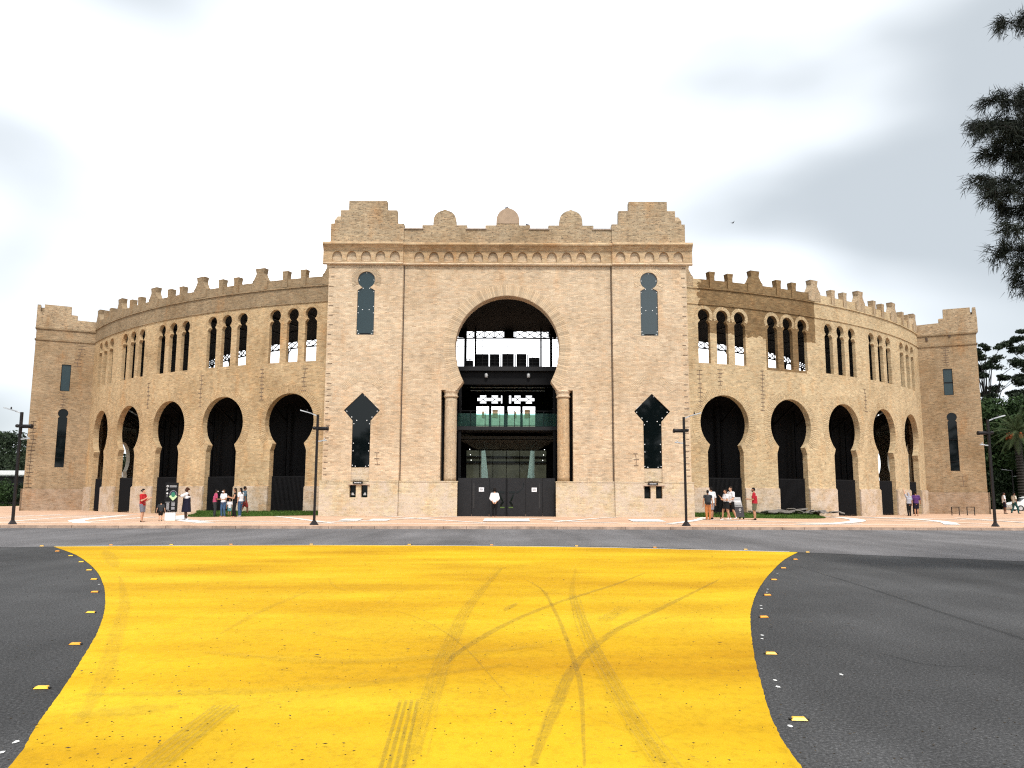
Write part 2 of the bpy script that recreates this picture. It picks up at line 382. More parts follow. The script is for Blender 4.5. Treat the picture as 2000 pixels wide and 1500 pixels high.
class MB:
    """collects primitive solids into one mesh"""
    def __init__(s): s.v = []; s.f = []; s.uv = {}; s.smooth = set()
    def add(s, vs_, fs_, smooth=False):
        k = len(s.v); s.v += [tuple(v) for v in vs_]
        for f in fs_:
            if smooth: s.smooth.add(len(s.f))
            s.f.append(tuple(i + k for i in f))
    def box(s, x0, x1, y0, y1, z0, z1):
        s.add([(x0, y0, z0), (x1, y0, z0), (x1, y1, z0), (x0, y1, z0), (x0, y0, z1), (x1, y0, z1), (x1, y1, z1), (x0, y1, z1)],
              [(0, 3, 2, 1), (4, 5, 6, 7), (0, 1, 5, 4), (1, 2, 6, 5), (2, 3, 7, 6), (3, 0, 4, 7)])
    def bar(s, a, b, w, h=None, up=(0, 0, 1)):
        h = h or w; a = Vector(a); b = Vector(b); d = (b - a).normalized(); u = Vector(up)
        if abs(d.dot(u)) > 0.98: u = Vector((0, 1, 0))
        r = d.cross(u).normalized() * w / 2; u2 = r.cross(d).normalized() * h / 2
        s.add([a - r - u2, a + r - u2, a + r + u2, a - r + u2, b - r - u2, b + r - u2, b + r + u2, b - r + u2],
              [(0, 1, 2, 3), (4, 7, 6, 5), (0, 4, 5, 1), (1, 5, 6, 2), (2, 6, 7, 3), (3, 7, 4, 0)])
    def tube(s, pts, radii, n=8, cap=True, smooth=True):
        pts = [Vector(p) for p in pts]; rings = []; k = len(s.v)
        pu = Vector((0.3, 0.8, 0.55)).normalized()
        for i, p in enumerate(pts):
            d = (pts[min(i + 1, len(pts) - 1)] - pts[max(i - 1, 0)]).normalized()
            a = d.cross(pu)
            if a.length < 0.05: a = d.cross(Vector((1, 0, 0)))
            a.normalize(); b_ = d.cross(a)
            r = radii[i] if hasattr(radii, '__len__') else radii
            s.v += [tuple(p + (a * cos(2 * pi * j / n) + b_ * sin(2 * pi * j / n)) * r) for j in range(n)]
        for i in range(len(pts) - 1):
            for j in range(n):
                if smooth: s.smooth.add(len(s.f))
                s.f.append((k + i * n + j, k + i * n + (j + 1) % n, k + (i + 1) * n + (j + 1) % n, k + (i + 1) * n + j))
        if cap:
            s.f.append(tuple(k + j for j in reversed(range(n))))
            s.f.append(tuple(k + (len(pts) - 1) * n + j for j in range(n)))
    def lathe(s, prof, n=24, center=(0, 0), smooth=True):
        k = len(s.v)
        for r, z in prof:
            s.v += [(center[0] + r * cos(2 * pi * j / n), center[1] + r * sin(2 * pi * j / n), z) for j in range(n)]
        for i in range(len(prof) - 1):
            for j in range(n):
                if smooth: s.smooth.add(len(s.f))
                s.f.append((k + i * n + j, k + i * n + (j + 1) % n, k + (i + 1) * n + (j + 1) % n, k + (i + 1) * n + j))
        s.f.append(tuple(k + j for j in reversed(range(n))))
        s.f.append(tuple(k + (len(prof) - 1) * n + j for j in range(n)))
    def ball(s, c, r, n=10, m_=6):
        if not hasattr(r, '__len__'): r = (r, r, r)
        k = len(s.v); vs_ = [(c[0], c[1], c[2] - r[2])]
        for i in range(1, m_):
            t_ = pi * i / m_
            for j in range(n):
                a = 2 * pi * j / n
                vs_.append((c[0] + r[0] * sin(t_) * cos(a), c[1] + r[1] * sin(t_) * sin(a), c[2] - r[2] * cos(t_)))
        vs_.append((c[0], c[1], c[2] + r[2])); fs_ = []
        for j in range(n): fs_.append((0, 1 + (j + 1) % n, 1 + j))
        for i in range(m_ - 2):
            for j in range(n):
                fs_.append((1 + i * n + j, 1 + i * n + (j + 1) % n, 1 + (i + 1) * n + (j + 1) % n, 1 + (i + 1) * n + j))
        L = len(vs_) - 1
        for j in range(n): fs_.append((L, L - n + j, L - n + (j + 1) % n))
        s.add(vs_, fs_, True)
    def mesh(s, name, uv='box'):
        me = bpy.data.meshes.new(name); me.from_pydata(s.v, [], s.f)
        if s.smooth: me.polygons.foreach_set('use_smooth', [i in s.smooth for i in range(len(s.f))])
        if uv == 'box': box_uv(me)
        me.update(); return me
    def build(s, name, mat, parent=None, uv='box', **kw):
        return link_mesh(name, s.mesh(name, uv), mat, parent, **kw)

def box_uv(me):
    lay = me.uv_layers.new(name='UVMap'); d = lay.data
    for p in me.polygons:
        n = p.normal
        if abs(n.z) > 0.75:
            for li in p.loop_indices:
                v = me.vertices[me.loops[li].vertex_index].co; d[li].uv = (v.x, v.y)
        else:
            L = hypot(n.x, n.y) or 1; tx, ty = -n.y / L, n.x / L
            for li in p.loop_indices:
                v = me.vertices[me.loops[li].vertex_index].co; d[li].uv = (v.x * tx + v.y * ty, v.z)

def panel(outer, holes, depth, fmap, cuts=(), t0=0.0, zcuts=()):
    """2-D outline with holes -> solid sheet from t0 to t0+depth, mapped by fmap(u,v,t), UV in metres"""
    loops = [outer] + holes
    flat_ = [p for l in loops for p in l]
    tris = tessellate_polygon([[Vector((p[0], p[1], 0)) for p in l] for l in loops])
    bm = bmesh.new(); vsx = [bm.verts.new((p[0], p[1], 0)) for p in flat_]
    for t_ in tris:
        if len(set(t_)) == 3:
            try: bm.faces.new([vsx[i] for i in t_])
            except ValueError: pass
    for axis, cs in ((0, cuts), (1, zcuts)):
        for c_ in cs:
            co = (c_, 0, 0) if axis == 0 else (0, c_, 0); no = (1, 0, 0) if axis == 0 else (0, 1, 0)
            bmesh.ops.bisect_plane(bm, geom=bm.verts[:] + bm.edges[:] + bm.faces[:], plane_co=co, plane_no=no, dist=1e-5)
    bm.verts.ensure_lookup_table()
    bmesh.ops.recalc_face_normals(bm, faces=bm.faces)
    if bm.faces and sum(f.normal.z * f.calc_area() for f in bm.faces) < 0:
        bmesh.ops.reverse_faces(bm, faces=bm.faces)
    bm.verts.index_update()
    v2 = [(v.co.x, v.co.y) for v in bm.verts]; n = len(v2)
    V = [fmap(u, v, t0) for u, v in v2] + [fmap(u, v, t0 + depth) for u, v in v2]
    F = []; UV = []
    for f in bm.faces:
        ids = [v.index for v in f.verts]
        F.append(ids); UV += [v2[i] for i in ids]
        F.append([i + n for i in reversed(ids)]); UV += [v2[i] for i in reversed(ids)]
    for e_ in bm.edges:
        if len(e_.link_faces) == 1:
            l = e_.link_loops[0]; a = l.vert.index; b_ = l.link_loop_next.vert.index
            F.append([b_, a, a + n, b_ + n])
            du, dv = abs(v2[a][0] - v2[b_][0]), abs(v2[a][1] - v2[b_][1])
            if dv > du: UV += [(v2[b_][0], v2[b_][1]), (v2[a][0], v2[a][1]), (v2[a][0] + depth, v2[a][1]), (v2[b_][0] + depth, v2[b_][1])]
            else: UV += [(v2[b_][0], v2[b_][1]), (v2[a][0], v2[a][1]), (v2[a][0], v2[a][1] + depth), (v2[b_][0], v2[b_][1] + depth)]
    bm.free()
    return V, F, UV

def panels_obj(name, plist, mat, parent=None):
    V = []; F = []; UV = []
    for v, f, u in plist:
        k = len(V); V += v; F += [[i + k for i in ff] for ff in f]; UV += u
    me = bpy.data.meshes.new(name); me.from_pydata([tuple(v) for v in V], [], F)
    lay = me.uv_layers.new(name='UVMap')
    lay.data.foreach_set('uv', [c_ for u in UV for c_ in u])
    me.update()
    return link_mesh(name, me, mat, parent)

# ------------------------------------------------------------------ terrain, road, plaza
def sstep(x, a, b):
    x = min(max((x - a) / (b - a), 0), 1); return x * x * (3 - 2 * x)
def zg(x, y):
    return 0.115 * math.exp(-((x + 0.3) / 17.0) ** 4) * sstep(y, 40, 47) * (1 - sstep(y, 60, 75))
ZR = -0.12
def kerb_y(x): return 36.2 + 0.035 * x
mb = MB(); mb.add([(-1500, -800, -0.16), (1500, -800, -0.16), (1500, 2200, -0.16), (-1500, 2200, -0.16)], [(0, 1, 2, 3)])
tag(mb.build('ground', M['grass']), 'short grass stretching away to the horizon', kind='structure')
mb = MB()
mb.add([(-160, -60, ZR), (160, -60, ZR), (160, kerb_y(160) - 6, ZR), (60, kerb_y(60), ZR), (-60, kerb_y(-60), ZR), (-160, kerb_y(-160), ZR)], [(0, 1, 2, 3, 4, 5)])
tag(mb.build('road', M['asphalt']), 'dark asphalt roadway in front of the bullring', kind='structure')
# lighter street strip along the kerb
mb = MB(); z = ZR + 0.004
top = [(x, kerb_y(x) - 0.002) for x in (-60, -30, 0, 30, 60)]
bot = [(60, 13.0), (25, 15.8), (11.93, 19.6), (7.6, 22.4), (4.2, 24.1), (1.9, 24.5), (-0.6, 24.8), (-3.1, 25.0), (-6.0, 24.8), (-8.4, 24.5), (-12.97, 23.4), (-20, 21.4), (-60, 12)]
mb.add([(x, y, z) for x, y in bot[::-1]] + [(x, y, z) for x, y in top[::-1]], [tuple(range(len(bot) + len(top)))])
tag(mb.build('street', M['asphalt_street']), 'lighter grey street asphalt running past the kerb', kind='structure')
# roads beside the bullring
mb = MB(); z = ZR
mb.add([(-160, 70, z), (-43, 66, z), (-54, 89, z), (-160, 93, z)], [(0, 1, 2, 3)])
mb.add([(43, 70, z + .06), (160, 60, z + .06), (160, 100, z + .06), (52, 92, z + .06)], [(0, 1, 2, 3)])
tag(mb.build('side_road', M['asphalt_street']), 'grey side road beyond the ends of the bullring', kind='structure')
# plaza sheet with its gentle rise and rounded kerb
nx, xs = 81, np.linspace(-60, 60, 81)
rows = 46
V = []; F = []
for j in range(rows):
    for i in range(nx):
        x = xs[i]; y0 = kerb_y(x) + 0.15; y1 = 64 if abs(x) > 52 else 120
        tt = (j / (rows - 1)); y = y0 + (30 * tt if tt < 0.8 else 24 + (y1 - y0 - 24) * (tt - 0.8) / 0.2)
        V.append((x, y, zg(x, y)))
for j in range(rows - 1):
    for i in range(nx - 1):
        a = j * nx + i; F.append((a, a + 1, a + nx + 1, a + nx))
me = bpy.data.meshes.new('plaza'); me.from_pydata(V, [], F); me.update()
tag(link_mesh('plaza', me, M['paving']), 'salmon coloured paved forecourt around the bullring', kind='structure')
plaza = bpy.data.objects['plaza']
kerb_root = tag(bpy.data.objects.new('kerb', None), 'low worn concrete kerb between plaza and street', kind='structure'); COL.objects.link(kerb_root)
kb = MB(); kb.box(0, 0.985, 0, 0.15, -0.16, 0.004)
kme = kb.mesh('kerb_stone'); kme.materials.append(M['kerb'])
for i in range(96):
    x = -48 + i
    o = link_mesh('kerb_stone', kme, None, kerb_root, (x, kerb_y(x) + random.uniform(-.01, .01), random.uniform(-.012, .008)), atan2(0.035, 1))

def catmull(pts, n=8):
    if len(pts) == 2: return [Vector((pts[0][0] + (pts[1][0] - pts[0][0]) * k / n, pts[0][1] + (pts[1][1] - pts[0][1]) * k / n)) for k in range(n + 1)]
    P_ = [Vector(p) for p in pts]; P_ = [2 * P_[0] - P_[1]] + P_ + [2 * P_[-1] - P_[-2]]; out = []
    for i in range(1, len(P_) - 2):
        for k in range(n):
            t_ = k / n; a, b_, c_, d_ = P_[i - 1:i + 3]
            out.append(0.5 * ((2 * b_) + (c_ - a) * t_ + (2 * a - 5 * b_ + 4 * c_ - d_) * t_ ** 2 + (-a + 3 * b_ - 3 * c_ + d_) * t_ ** 3))
    out.append(P_[-2]); return out
def strip(name, pts, width, z, mat, parent, taper=False, n=8, offs=0.0, zfun=None):
    c_ = catmull(pts, n); V = []; F = []; UV = []; L = 0
    for i, p in enumerate(c_):
        d = (c_[min(i + 1, len(c_) - 1)] - c_[max(i - 1, 0)]); d.normalize(); nrm = Vector((-d.y, d.x))
        if i: L += (p - c_[i - 1]).length
        w = width / 2 * (min(1, 0.35 + 2.5 * i / len(c_), 0.35 + 2.5 * (len(c_) - 1 - i) / len(c_)) if taper else 1)
        for s_ in (-1, 1):
            q = p + nrm * (offs + s_ * w); V.append((q.x, q.y, (zfun(q.x, q.y) if zfun else 0) + z)); UV.append((s_, L))
    for i in range(len(c_) - 1): F.append((2 * i, 2 * i + 1, 2 * i + 3, 2 * i + 2)[::-1])
    me = bpy.data.meshes.new(name); me.from_pydata(V, [], F)
    lay = me.uv_layers.new(name='UVMap')
    for l in me.loops: lay.data[l.index].uv = UV[l.vertex_index]
    me.update(); return link_mesh(name, me, mat, parent)

# yellow island painted on the road
left = [(-12.97, 23.39), (-10.63, 20.21), (-8.36, 16.62), (-6.82, 13.88), (-5.87, 12.03), (-5.25, 10.76), (-4.55, 9.21), (-3.93, 7.69), (-3.47, 6.53), (-3.13, 5.62), (-2.79, 4.76), (-2.2, 2.8), (-1.85, 0), (-1.7, -4), (-1.7, -12)]
right = [(7.69, 22.3), (6.38, 19.5), (4.87, 15.81), (3.92, 13.3), (3.22, 11.24), (2.83, 9.93), (2.32, 8.06), (2.01, 6.8), (1.77, 5.76), (1.64, 4.9), (1.55, 3.4), (1.6, 0), (1.7, -4), (1.7, -12)]
topl = [(5.2, 23.15), (2.6, 23.95), (0, 24.35), (-3, 24.55), (-6.5, 24.45), (-10, 23.95)]
cl = catmull(left, 6); crr = catmull(right, 6)
cl = catmull(left, 22); crr = catmull(right, 22)
out = [(p.x + random.uniform(-.004, .004), p.y) for p in cl] + [(p.x + random.uniform(-.004, .004), p.y) for p in reversed(crr)] + topl
v, f, u = panel(out, [], 0.003, lambda a, b_, t_: (a, b_, ZR + 0.008 - t_))
yellow = panels_obj('yellow_marking', [(v, f, u)], M['yellow'])
tag(yellow, 'flared yellow painted area crossing the dark road', kind='structure')
strip('white_line', [(-13.0, 23.5)] + topl[::-1] + [(7.5, 22.4)], 0.11, ZR + 0.012, M['asphalt_mark_white'], yellow)
MARKS = {
 'A': ([(0.12, 4.8), (0.2, 5.38), (0.32, 6.13), (0.58, 7.56), (1.14, 9.35), (1.88, 10.96), (2.94, 13.27), (3.74, 15.02)], .12, 'tyre'),
 'B': ([(-0.59, 7.53), (-0.48, 8.26), (0.0, 10.05), (0.73, 11.95), (1.74, 14.11), (2.6, 16.22)], .11, 'tyre'),
 'C': ([(0.27, 14.71), (0.49, 13.19), (0.57, 10.27), (0.57, 7.78), (0.54, 6.6), (0.41, 4.8)], .06, 'tyre'),
 'D': ([(1.33, 17.27), (0.93, 12.87), (0.84, 9.17), (0.82, 6.78), (0.83, 5.5), (0.87, 4.81)], .14, 'tyre_faint'),
 'E': ([(-0.21, 17.2), (-0.57, 11.64), (-0.62, 8.53), (-0.61, 6.75), (-0.57, 4.79)], .2, 'tyre_faint'),
 'H': ([(-5.36, 18.09), (-1.11, 17.9), (3.28, 17.72)], .05, 'tyre'),
 'I': ([(-3.17, 13.06), (-3.22, 11.67), (-3.24, 10.59), (-3.16, 9.08)], .12, 'tyre_faint'),
 'L': ([(-1.63, 11.1), (-1.04, 10.02), (-0.52, 8.53), (0.0, 6.28)], .022, 'tyre'),
 'M': ([(-3.23, 6.37), (-2.27, 6.47), (-1.22, 6.74), (0.0, 7.55)], .22, 'tyre_faint'),
 'N': ([(-3.01, 5.81), (-2.36, 6.02)], .35, 'tyre_faint'),
 'P': ([(-10.84, 22.03), (-9.45, 19.47), (-8.06, 16.86)], .35, 'tyre_faint'),
 'Q': ([(-7.01, 14.87), (-5.34, 11.5), (-4.13, 8.74), (-3.33, 6.88), (-2.84, 5.57)], .18, 'tyre_faint'),
 'R': ([(0.07, 11.66), (-0.1, 10.9)], .12, 'tyre'), 'S': ([(-3.33, 15.01), (-2.88, 13.57), (-2.45, 12.88)], .06, 'tyre_faint'),
 'T': ([(-5.6, 16.19), (-5.1, 16.0)], .22, 'tyre'), 'U': ([(-0.56, 7.76), (-0.19, 8.01), (3.3, 11.9)], .04, 'tyre_faint'),
 'V': ([(-2.4, 9.2), (-1.0, 8.6), (1.2, 9.9)], .05, 'tyre_faint'), 'W': ([(0.3, 6.2), (0.9, 5.2), (1.2, 4.6)], .03, 'tyre_faint'),
 'X': ([(-2.9, 8.0), (-1.4, 7.6), (0.3, 8.4)], .25, 'tyre_faint'), 'Y': ([(-1.9, 16.5), (-0.3, 14.9), (0.9, 12.0)], .03, 'tyre_faint'),
}
zi = 0
for k, (pts, w, mt) in MARKS.items():
    zi += 1; strip('tyre_mark', pts, w, ZR + 0.0105 + zi * 0.0007, M[mt], yellow, taper=True)
for base, n_, w, gap, mt in (([(-0.75, 6.2), (-0.65, 4.6)], 4, .030, .042, 'tyre_strong'), ([(-2.02, 6.02), (-2.01, 5.4), (-1.98, 4.6)], 5, .030, .042, 'tyre_strong'),
                         ([(1.51, 11.19), (1.11, 10.08)], 4, .03, .05, 'tyre'), ([(-1.73, 13.11), (-1.81, 11.34)], 2, .04, .08, 'tyre_faint'),
                         ([(0.93, 12.5), (0.80, 9.17), (0.80, 6.78), (0.83, 5.5), (0.87, 4.7)], 4, .02, .045, 'tyre'),
                         ([(-0.25, 17.0), (-0.57, 11.64), (-0.62, 8.53), (-0.61, 6.75), (-0.55, 4.9)], 4, .02, .045, 'tyre_faint')):
    for k in range(n_):
        zi += 1; strip('tyre_mark', base, w, ZR + 0.0105 + zi * 0.0007, M[mt], yellow, offs=(k - (n_ - 1) / 2) * gap)
strip('tyre_mark', [(6.22, 18.5), (5.91, 13.73), (5.64, 10.84), (5.51, 9.12), (5.3, 6)], .09, ZR + 0.003, M['tyre_asphalt'], bpy.data.objects['road'], taper=True)
strip('tyre_mark', [(3.6, 8.2), (3.75, 7.7), (4.1, 7.55)], .04, ZR + 0.0035, M['tyre_asphalt'], bpy.data.objects['road'], taper=True)
# small white paint blobs beside the studs
for (x, y) in [(-3.35, 6.94), (-3.26, 6.7), (-3.54, 8.3), (-3.04, 5.23), (-3.0, 5.03), (-4.3, 10.0), (-6.9, 13.9), (7.07, 21.15), (5.18, 16.22), (4.17, 13.59), (4.03, 13.17), (3.46, 11.6), (3.37, 11.29), (2.74, 9.18), (2.67, 8.96), (2.18, 7.0), (2.13, 6.76), (1.85, 5.65), (2.82, 7.22), (2.18, 8.6), (-5.0, 11.9)]:
    n_ = 9; ph = random.random() * 6
    mb = MB(); mb.add([(x + random.uniform(.012, .022) * cos(ph + 2 * pi * k / n_), y + random.uniform(.022, .042) * sin(ph + 2 * pi * k / n_), ZR + 0.004) for k in range(n_)], [tuple(range(n_))])
    mb.build('white_dot', M['asphalt_mark_white'], bpy.data.objects['road'])
# leaf litter and grit
mb = MB()
for k in range(1900):
    y = 4.6 + 20 * random.random() ** 1.6; x = random.uniform(-0.62, 0.62) * (y + 2); a = random.random() * 6.3
    l = random.uniform(.004, .013) * (1 if random.random() < .93 else 2.2); w = l * random.uniform(.25, .6)
    c_, s_ = cos(a), sin(a); zz = ZR + .030 + random.random() * .002
    mb.add([(x + c_ * l, y + s_ * l, zz), (x - s_ * w, y + c_ * w, zz + .001), (x - c_ * l, y - s_ * l, zz), (x + s_ * w, y - c_ * w, zz + .002),
            (x, y, zz - .004)], [(0, 1, 2, 3), (0, 4, 1), (1, 4, 2), (2, 4, 3), (3, 4, 0)])
tag(mb.build('leaf_litter', plain('dry_leaf_litter', (0.055, 0.04, 0.022), 0.9)), 'scattered dry leaf bits and grit on the road', 'litter', kind='stuff')

# pale bands let into the paving
BANDS = {
 'kerbline': ([(-60, 38.0), (-24.6, 38.4), (-12, 38.9), (-0.5, 39.5), (12, 39.9), (25, 40.3), (60, 41.6)], .32),
 'curveL': ([(-20.2, 38.7), (-22.2, 42.0), (-23.4, 46.5), (-24.25, 51.6)], .75),
 'a': ([(-28.67, 45.0), (-29.15, 53.17)], .3), 'b': ([(-24.55, 40.2), (-25.48, 47.58), (-24.6, 54.0)], .3),
 'c': ([(-20.6, 40.0), (-21.02, 48.23)], .3), 'd': ([(-33, 41), (-26, 45.6), (-21, 46.6), (-18.6, 46.2)], .28), 'd2': ([(-38, 43.5), (-30, 49.4), (-24, 51.6)], .28),
 'ellL': ([(-14.6, 39.4), (-16.6, 42.0), (-18.6, 45.6), (-19.9, 49.0), (-20.3, 52.4), (-19.9, 54.0)], .9),
 'ell2': ([(-16.9, 42.9), (-14.7, 41.5), (-11.0, 40.9)], .3),
 'x1': ([(-13.6, 47.3), (-10.67, 42.83), (-8.6, 39.6)], .35), 'x2': ([(-9.6, 40.4), (-6.61, 43.22), (-3.11, 47.6)], .3),
 'x3': ([(-7.35, 47.6), (-4.81, 44.36), (-1.31, 40.54)], .3), 'x4': ([(0.84, 45.1), (3.18, 42.3), (5.24, 41.0)], .3),
 'x5': ([(2.11, 41.74), (6.05, 47.4)], .3), 'r1': ([(7.64, 40.2), (9.9, 44.2), (11.3, 48.3)], .45),
 'r2': ([(9.9, 45.2), (13.4, 43.2), (17.5, 41.2)], .3),
 'ellR': ([(14.0, 40.0), (16.4, 41.6), (18.8, 44.9), (20.3, 49.0), (20.9, 53.0), (20.4, 55.6)], .8),
 'curveR': ([(23.0, 54.6), (24.2, 50.0), (23.6, 45.2), (21.6, 40.4)], .7),
 's1': ([(19.71, 48.58), (22.16, 45.94), (24.2, 41.8)], .3), 's2': ([(23.81, 53.74), (26.9, 49.0), (28.52, 44.9)], .3), 's3': ([(28.63, 53.2), (27.2, 43.25)], .3),
 's4': ([(31.0, 54.0), (33.8, 43.8)], .3), 's5': ([(21.5, 51.4), (28.0, 49.6), (34.0, 46.2)], .28),
}
for i, (k, (pts, w)) in enumerate(BANDS.items()):
    strip('paving_band', pts, w, 0.006 + i * 0.0008, M['paving_white'], plaza, n=10, zfun=zg)
for (x0, x1, y0, y1) in ((-8.9, -7.9, 42.0, 43.8), (-7.4, -6.4, 42.0, 43.8), (-1.5, 0.9, 42.0, 44.6), (6.2, 7.9, 42.2, 44.4)):
    mb = MB(); mb.add([(x, y, zg(x, y) + 0.026) for x, y in ((x0, y0), (x1, y0), (x1, y1), (x0, y1))], [(0, 1, 2, 3)])
    mb.build('paving_band', M['paving_white'], plaza)

# ------------------------------------------------------------------ bullring
XC, YC, R = -0.62176, 92.10888, 42.794
PH0 = 0.40
X0, Y0 = -0.34, 48.0
GZ = 0.104
def ringmap(s_, z_, t_):
    a = s_ / R; r = R - t_
    return (XC + r * sin(a), YC - r * cos(a), z_)
def gmap(u, v_, t_): return (X0 + u, Y0 + t_, v_ + GZ)

bull = empty('bullring', (X0, Y0, 0), 0, 'pale brick circular bullring with a tall gatehouse and horseshoe arches', 'building')
bpy.context.view_layer.update()
def own(o):                      # keep world placement under the bullring empty
    o.parent = bull; o.matrix_parent_inverse = Matrix.Translation((-X0, -Y0, 0)); return o

def arch_hole(c_, zc, r, zn, zs, hw, zb, n=26, neck=None):
    """keyhole opening: round head, nipped neck, shoulders, straight jambs"""
    nh = sqrt(max(r * r - (zc - zn) ** 2, 0)); a0 = atan2(zn - zc, nh)
    pts = [(c_ - hw, zb), (c_ + hw, zb), (c_ + hw, zs)]
    for i in range(n + 1):
        a = a0 + (pi - 2 * a0) * i / n; pts.append((c_ + r * cos(a), zc + r * sin(a)))
    pts.append((c_ - hw, zs)); return pts

D2S = pi / 180 * R
BAY0, BAYP = 18.96, 7.20
J0, J1 = 14.2, 52.5
ARCH = dict(zc=5.95, r=1.80, zn=4.57, zs=4.12, hw=1.33)
WIN = dict(zc=12.88, r=0.43, zn=12.55, zs=12.36, hw=0.43, zb=9.78)

def ring_section(bays, a0, a1, mats, detail=True, name='ring_wall', label=None):
    holes = []; uph = []
    for b_ in bays:
        c_ = b_ * D2S
        holes.append(arch_hole(c_, zb=-0.25, **ARCH))
        for k in (-1, 0, 1): holes.append(arch_hole(c_ + k * 1.352, n=14, **WIN))
    s0, s1 = a0 * D2S, a1 * D2S
    cuts = list(np.arange(s0 + 0.75, s1 - 0.2, 0.75))
    lo = panel([(s0, -0.3), (s1, -0.3), (s1, 9.0), (s0, 9.0)], [h for h in holes if h[0][1] < 1], 0.40, ringmap, cuts)
    hi = panel([(s0, 9.0), (s1, 9.0), (s1, 13.62), (s0, 13.62)], [h for h in holes if h[0][1] > 1], 0.25, ringmap, cuts)
    wall = own(panels_obj(name, [lo, hi], mats[0]))
    if label: wall['label'] = label
    up = panel([(s0, 13.62), (s1, 13.62), (s1, 15.28), (s0, 15.28)], [], 0.38, ringmap, cuts)
    par = panels_obj('parapet', [up], mats[1], wall)
    # string courses
    for (za, zb_, pr) in ((13.59, 13.67, 0.06), (14.64, 14.73, 0.07)):
        pnl = panel([(s0, za), (s1, za), (s1, zb_), (s0, zb_)], [], pr + 0.01, ringmap, cuts, t0=-pr)
        panels_obj('string_course', [pnl], mats[1], wall)
    return wall

def rel(a): return a + PH0
lb = [rel(-(BAY0 + BAYP * k)) for k in range(5)]
rb = [rel(BAY0 + BAYP * k) for k in range(5)]
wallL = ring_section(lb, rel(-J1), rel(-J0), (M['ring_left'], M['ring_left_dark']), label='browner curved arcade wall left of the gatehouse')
wallR = ring_section(rb, rel(J0), rel(J1), (M['ring_right'], M['ring_right']), label='paler curved arcade wall right of the gatehouse with a dark repaired patch')
far_bays = [67.5 + 3.6 + 7.2 * k for k in range(31)]
wallF = ring_section([rel(a) for a in far_bays], rel(66.5), rel(293.5), (M['ring_far'], M['ring_far']), label='far side of the ring wall')

# merlons
def merlon_mesh(kind):
    mb = MB()
    if kind == 'small':
        prof = [(-.18, 14.74), (.18, 14.74), (.18, 15.52), (.19, 15.56), (.235, 15.82), (-.235, 15.82), (-.19, 15.56), (-.18, 15.52)]
    else:
        prof = [(-.60, 14.74), (.60, 14.74), (.60, 15.36), (.47, 15.50), (.31, 15.80), (.30, 15.88), (.38, 16.22), (-.38, 16.22), (-.30, 15.88), (-.31, 15.80), (-.47, 15.50), (-.60, 15.36)]
    n = len(prof); d0, d1 = -0.08, 0.34
    mb.add([(x, d0, z) for x, z in prof] + [(x, d1, z) for x, z in prof], [tuple(range(n)), tuple(range(2 * n - 1, n - 1, -1))] + [(i, i + n, (i + 1) % n + n, (i + 1) % n) for i in range(n)])
    return mb.mesh('merlon_' + kind)
def put_merlons(bays, wall, mats, js):
    ms = {}
    for kind in ('small', 'big'):
        for mi in (0, 1):
            me = merlon_mesh(kind); me.materials.append(mats[mi]); ms[kind, mi] = me
    for b_ in bays:
        for a, kind in ((b_ - 0.92, 'small'), (b_ + 0.92, 'small'), (b_ + js * BAYP / 2, 'big')):
            x, y, _ = ringmap(a * D2S, 0, 0)
            mi = 1 if (wall is wallR and a < rel(29.6)) else 0
            o = link_mesh('merlon' if kind == 'small' else 'stepped_merlon', ms[kind, mi], None, wall, (x, y, random.uniform(-.02, .02)), radians(a + random.uniform(-.8, .8)))
t_new = brick_mat('newer_brown_brick', (0.155, 0.098, 0.044), (0.245, 0.163, 0.080), (0.19, 0.13, 0.07), dark=0.2)
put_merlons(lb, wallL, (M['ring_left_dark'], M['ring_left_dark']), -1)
put_merlons(rb, wallR, (M['parapet_brick'], t_new), 1)
for wall, sgn in ((wallL, -1), (wallR, 1)):
    x, y, _ = ringmap(rel(sgn * (BAY0 - BAYP / 2)) * D2S, 0, 0)
    me = merlon_mesh('big'); me.materials.append(M['ring_left_dark'] if sgn < 0 else M['parapet_brick'])
    link_mesh('stepped_merlon', me, None, wall, (x, y, 0), radians(rel(sgn * (BAY0 - BAYP / 2))))
# far merlons, joined: only their outlines show through the gatehouse windows
mb = MB()
for k in range(31):
    a = 67.5 + 3.6 + 7.2 * k
    for off, w, zt in ((-0.92, .2, 15.82), (0.92, .2, 15.82), (3.6, .45, 16.2)):
        x, y, _ = ringmap(rel(a + off) * D2S, 0, .2)
        mb.bar((x, y, 14.8), (x, y, zt), w * 2, .5)
tag(mb.build('far_merlons', M['ring_left_dark'], wallF), kind='stuff')

wallF.location.z = -0.8
# plinth blocks, voussoirs and gates round the near arches
def vous_ring(parent, mapf, c_, zc, r0, r1, a0, a1, n, mat, name='arch_bricks', proud=0.012, gap=0.16, stuff=True):
    V = []; F = []
    for i in range(n):
        f0 = a0 + (a1 - a0) * (i + gap / 2) / n; f1 = a0 + (a1 - a0) * (i + 1 - gap / 2) / n
        k = len(V); pr = proud * random.uniform(0.6, 1.3)
        for tt in (-pr, 0.05):
            for (rr, aa) in ((r0, f0), (r1, f0), (r1, f1), (r0, f1)):
                V.append(mapf(c_ + rr * cos(aa), zc + rr * sin(aa), tt))
        F += [(k, k + 1, k + 2, k + 3), (k + 4, k + 7, k + 6, k + 5), (k, k + 4, k + 5, k + 1), (k + 1, k + 5, k + 6, k + 2), (k + 2, k + 6, k + 7, k + 3), (k + 3, k + 7, k + 4, k)]
    me = bpy.data.meshes.new(name); me.from_pydata(V, [], F); box_uv(me); me.update()
    o = link_mesh(name, me, mat, parent)
    if stuff: o['kind'] = 'stuff'
    return o
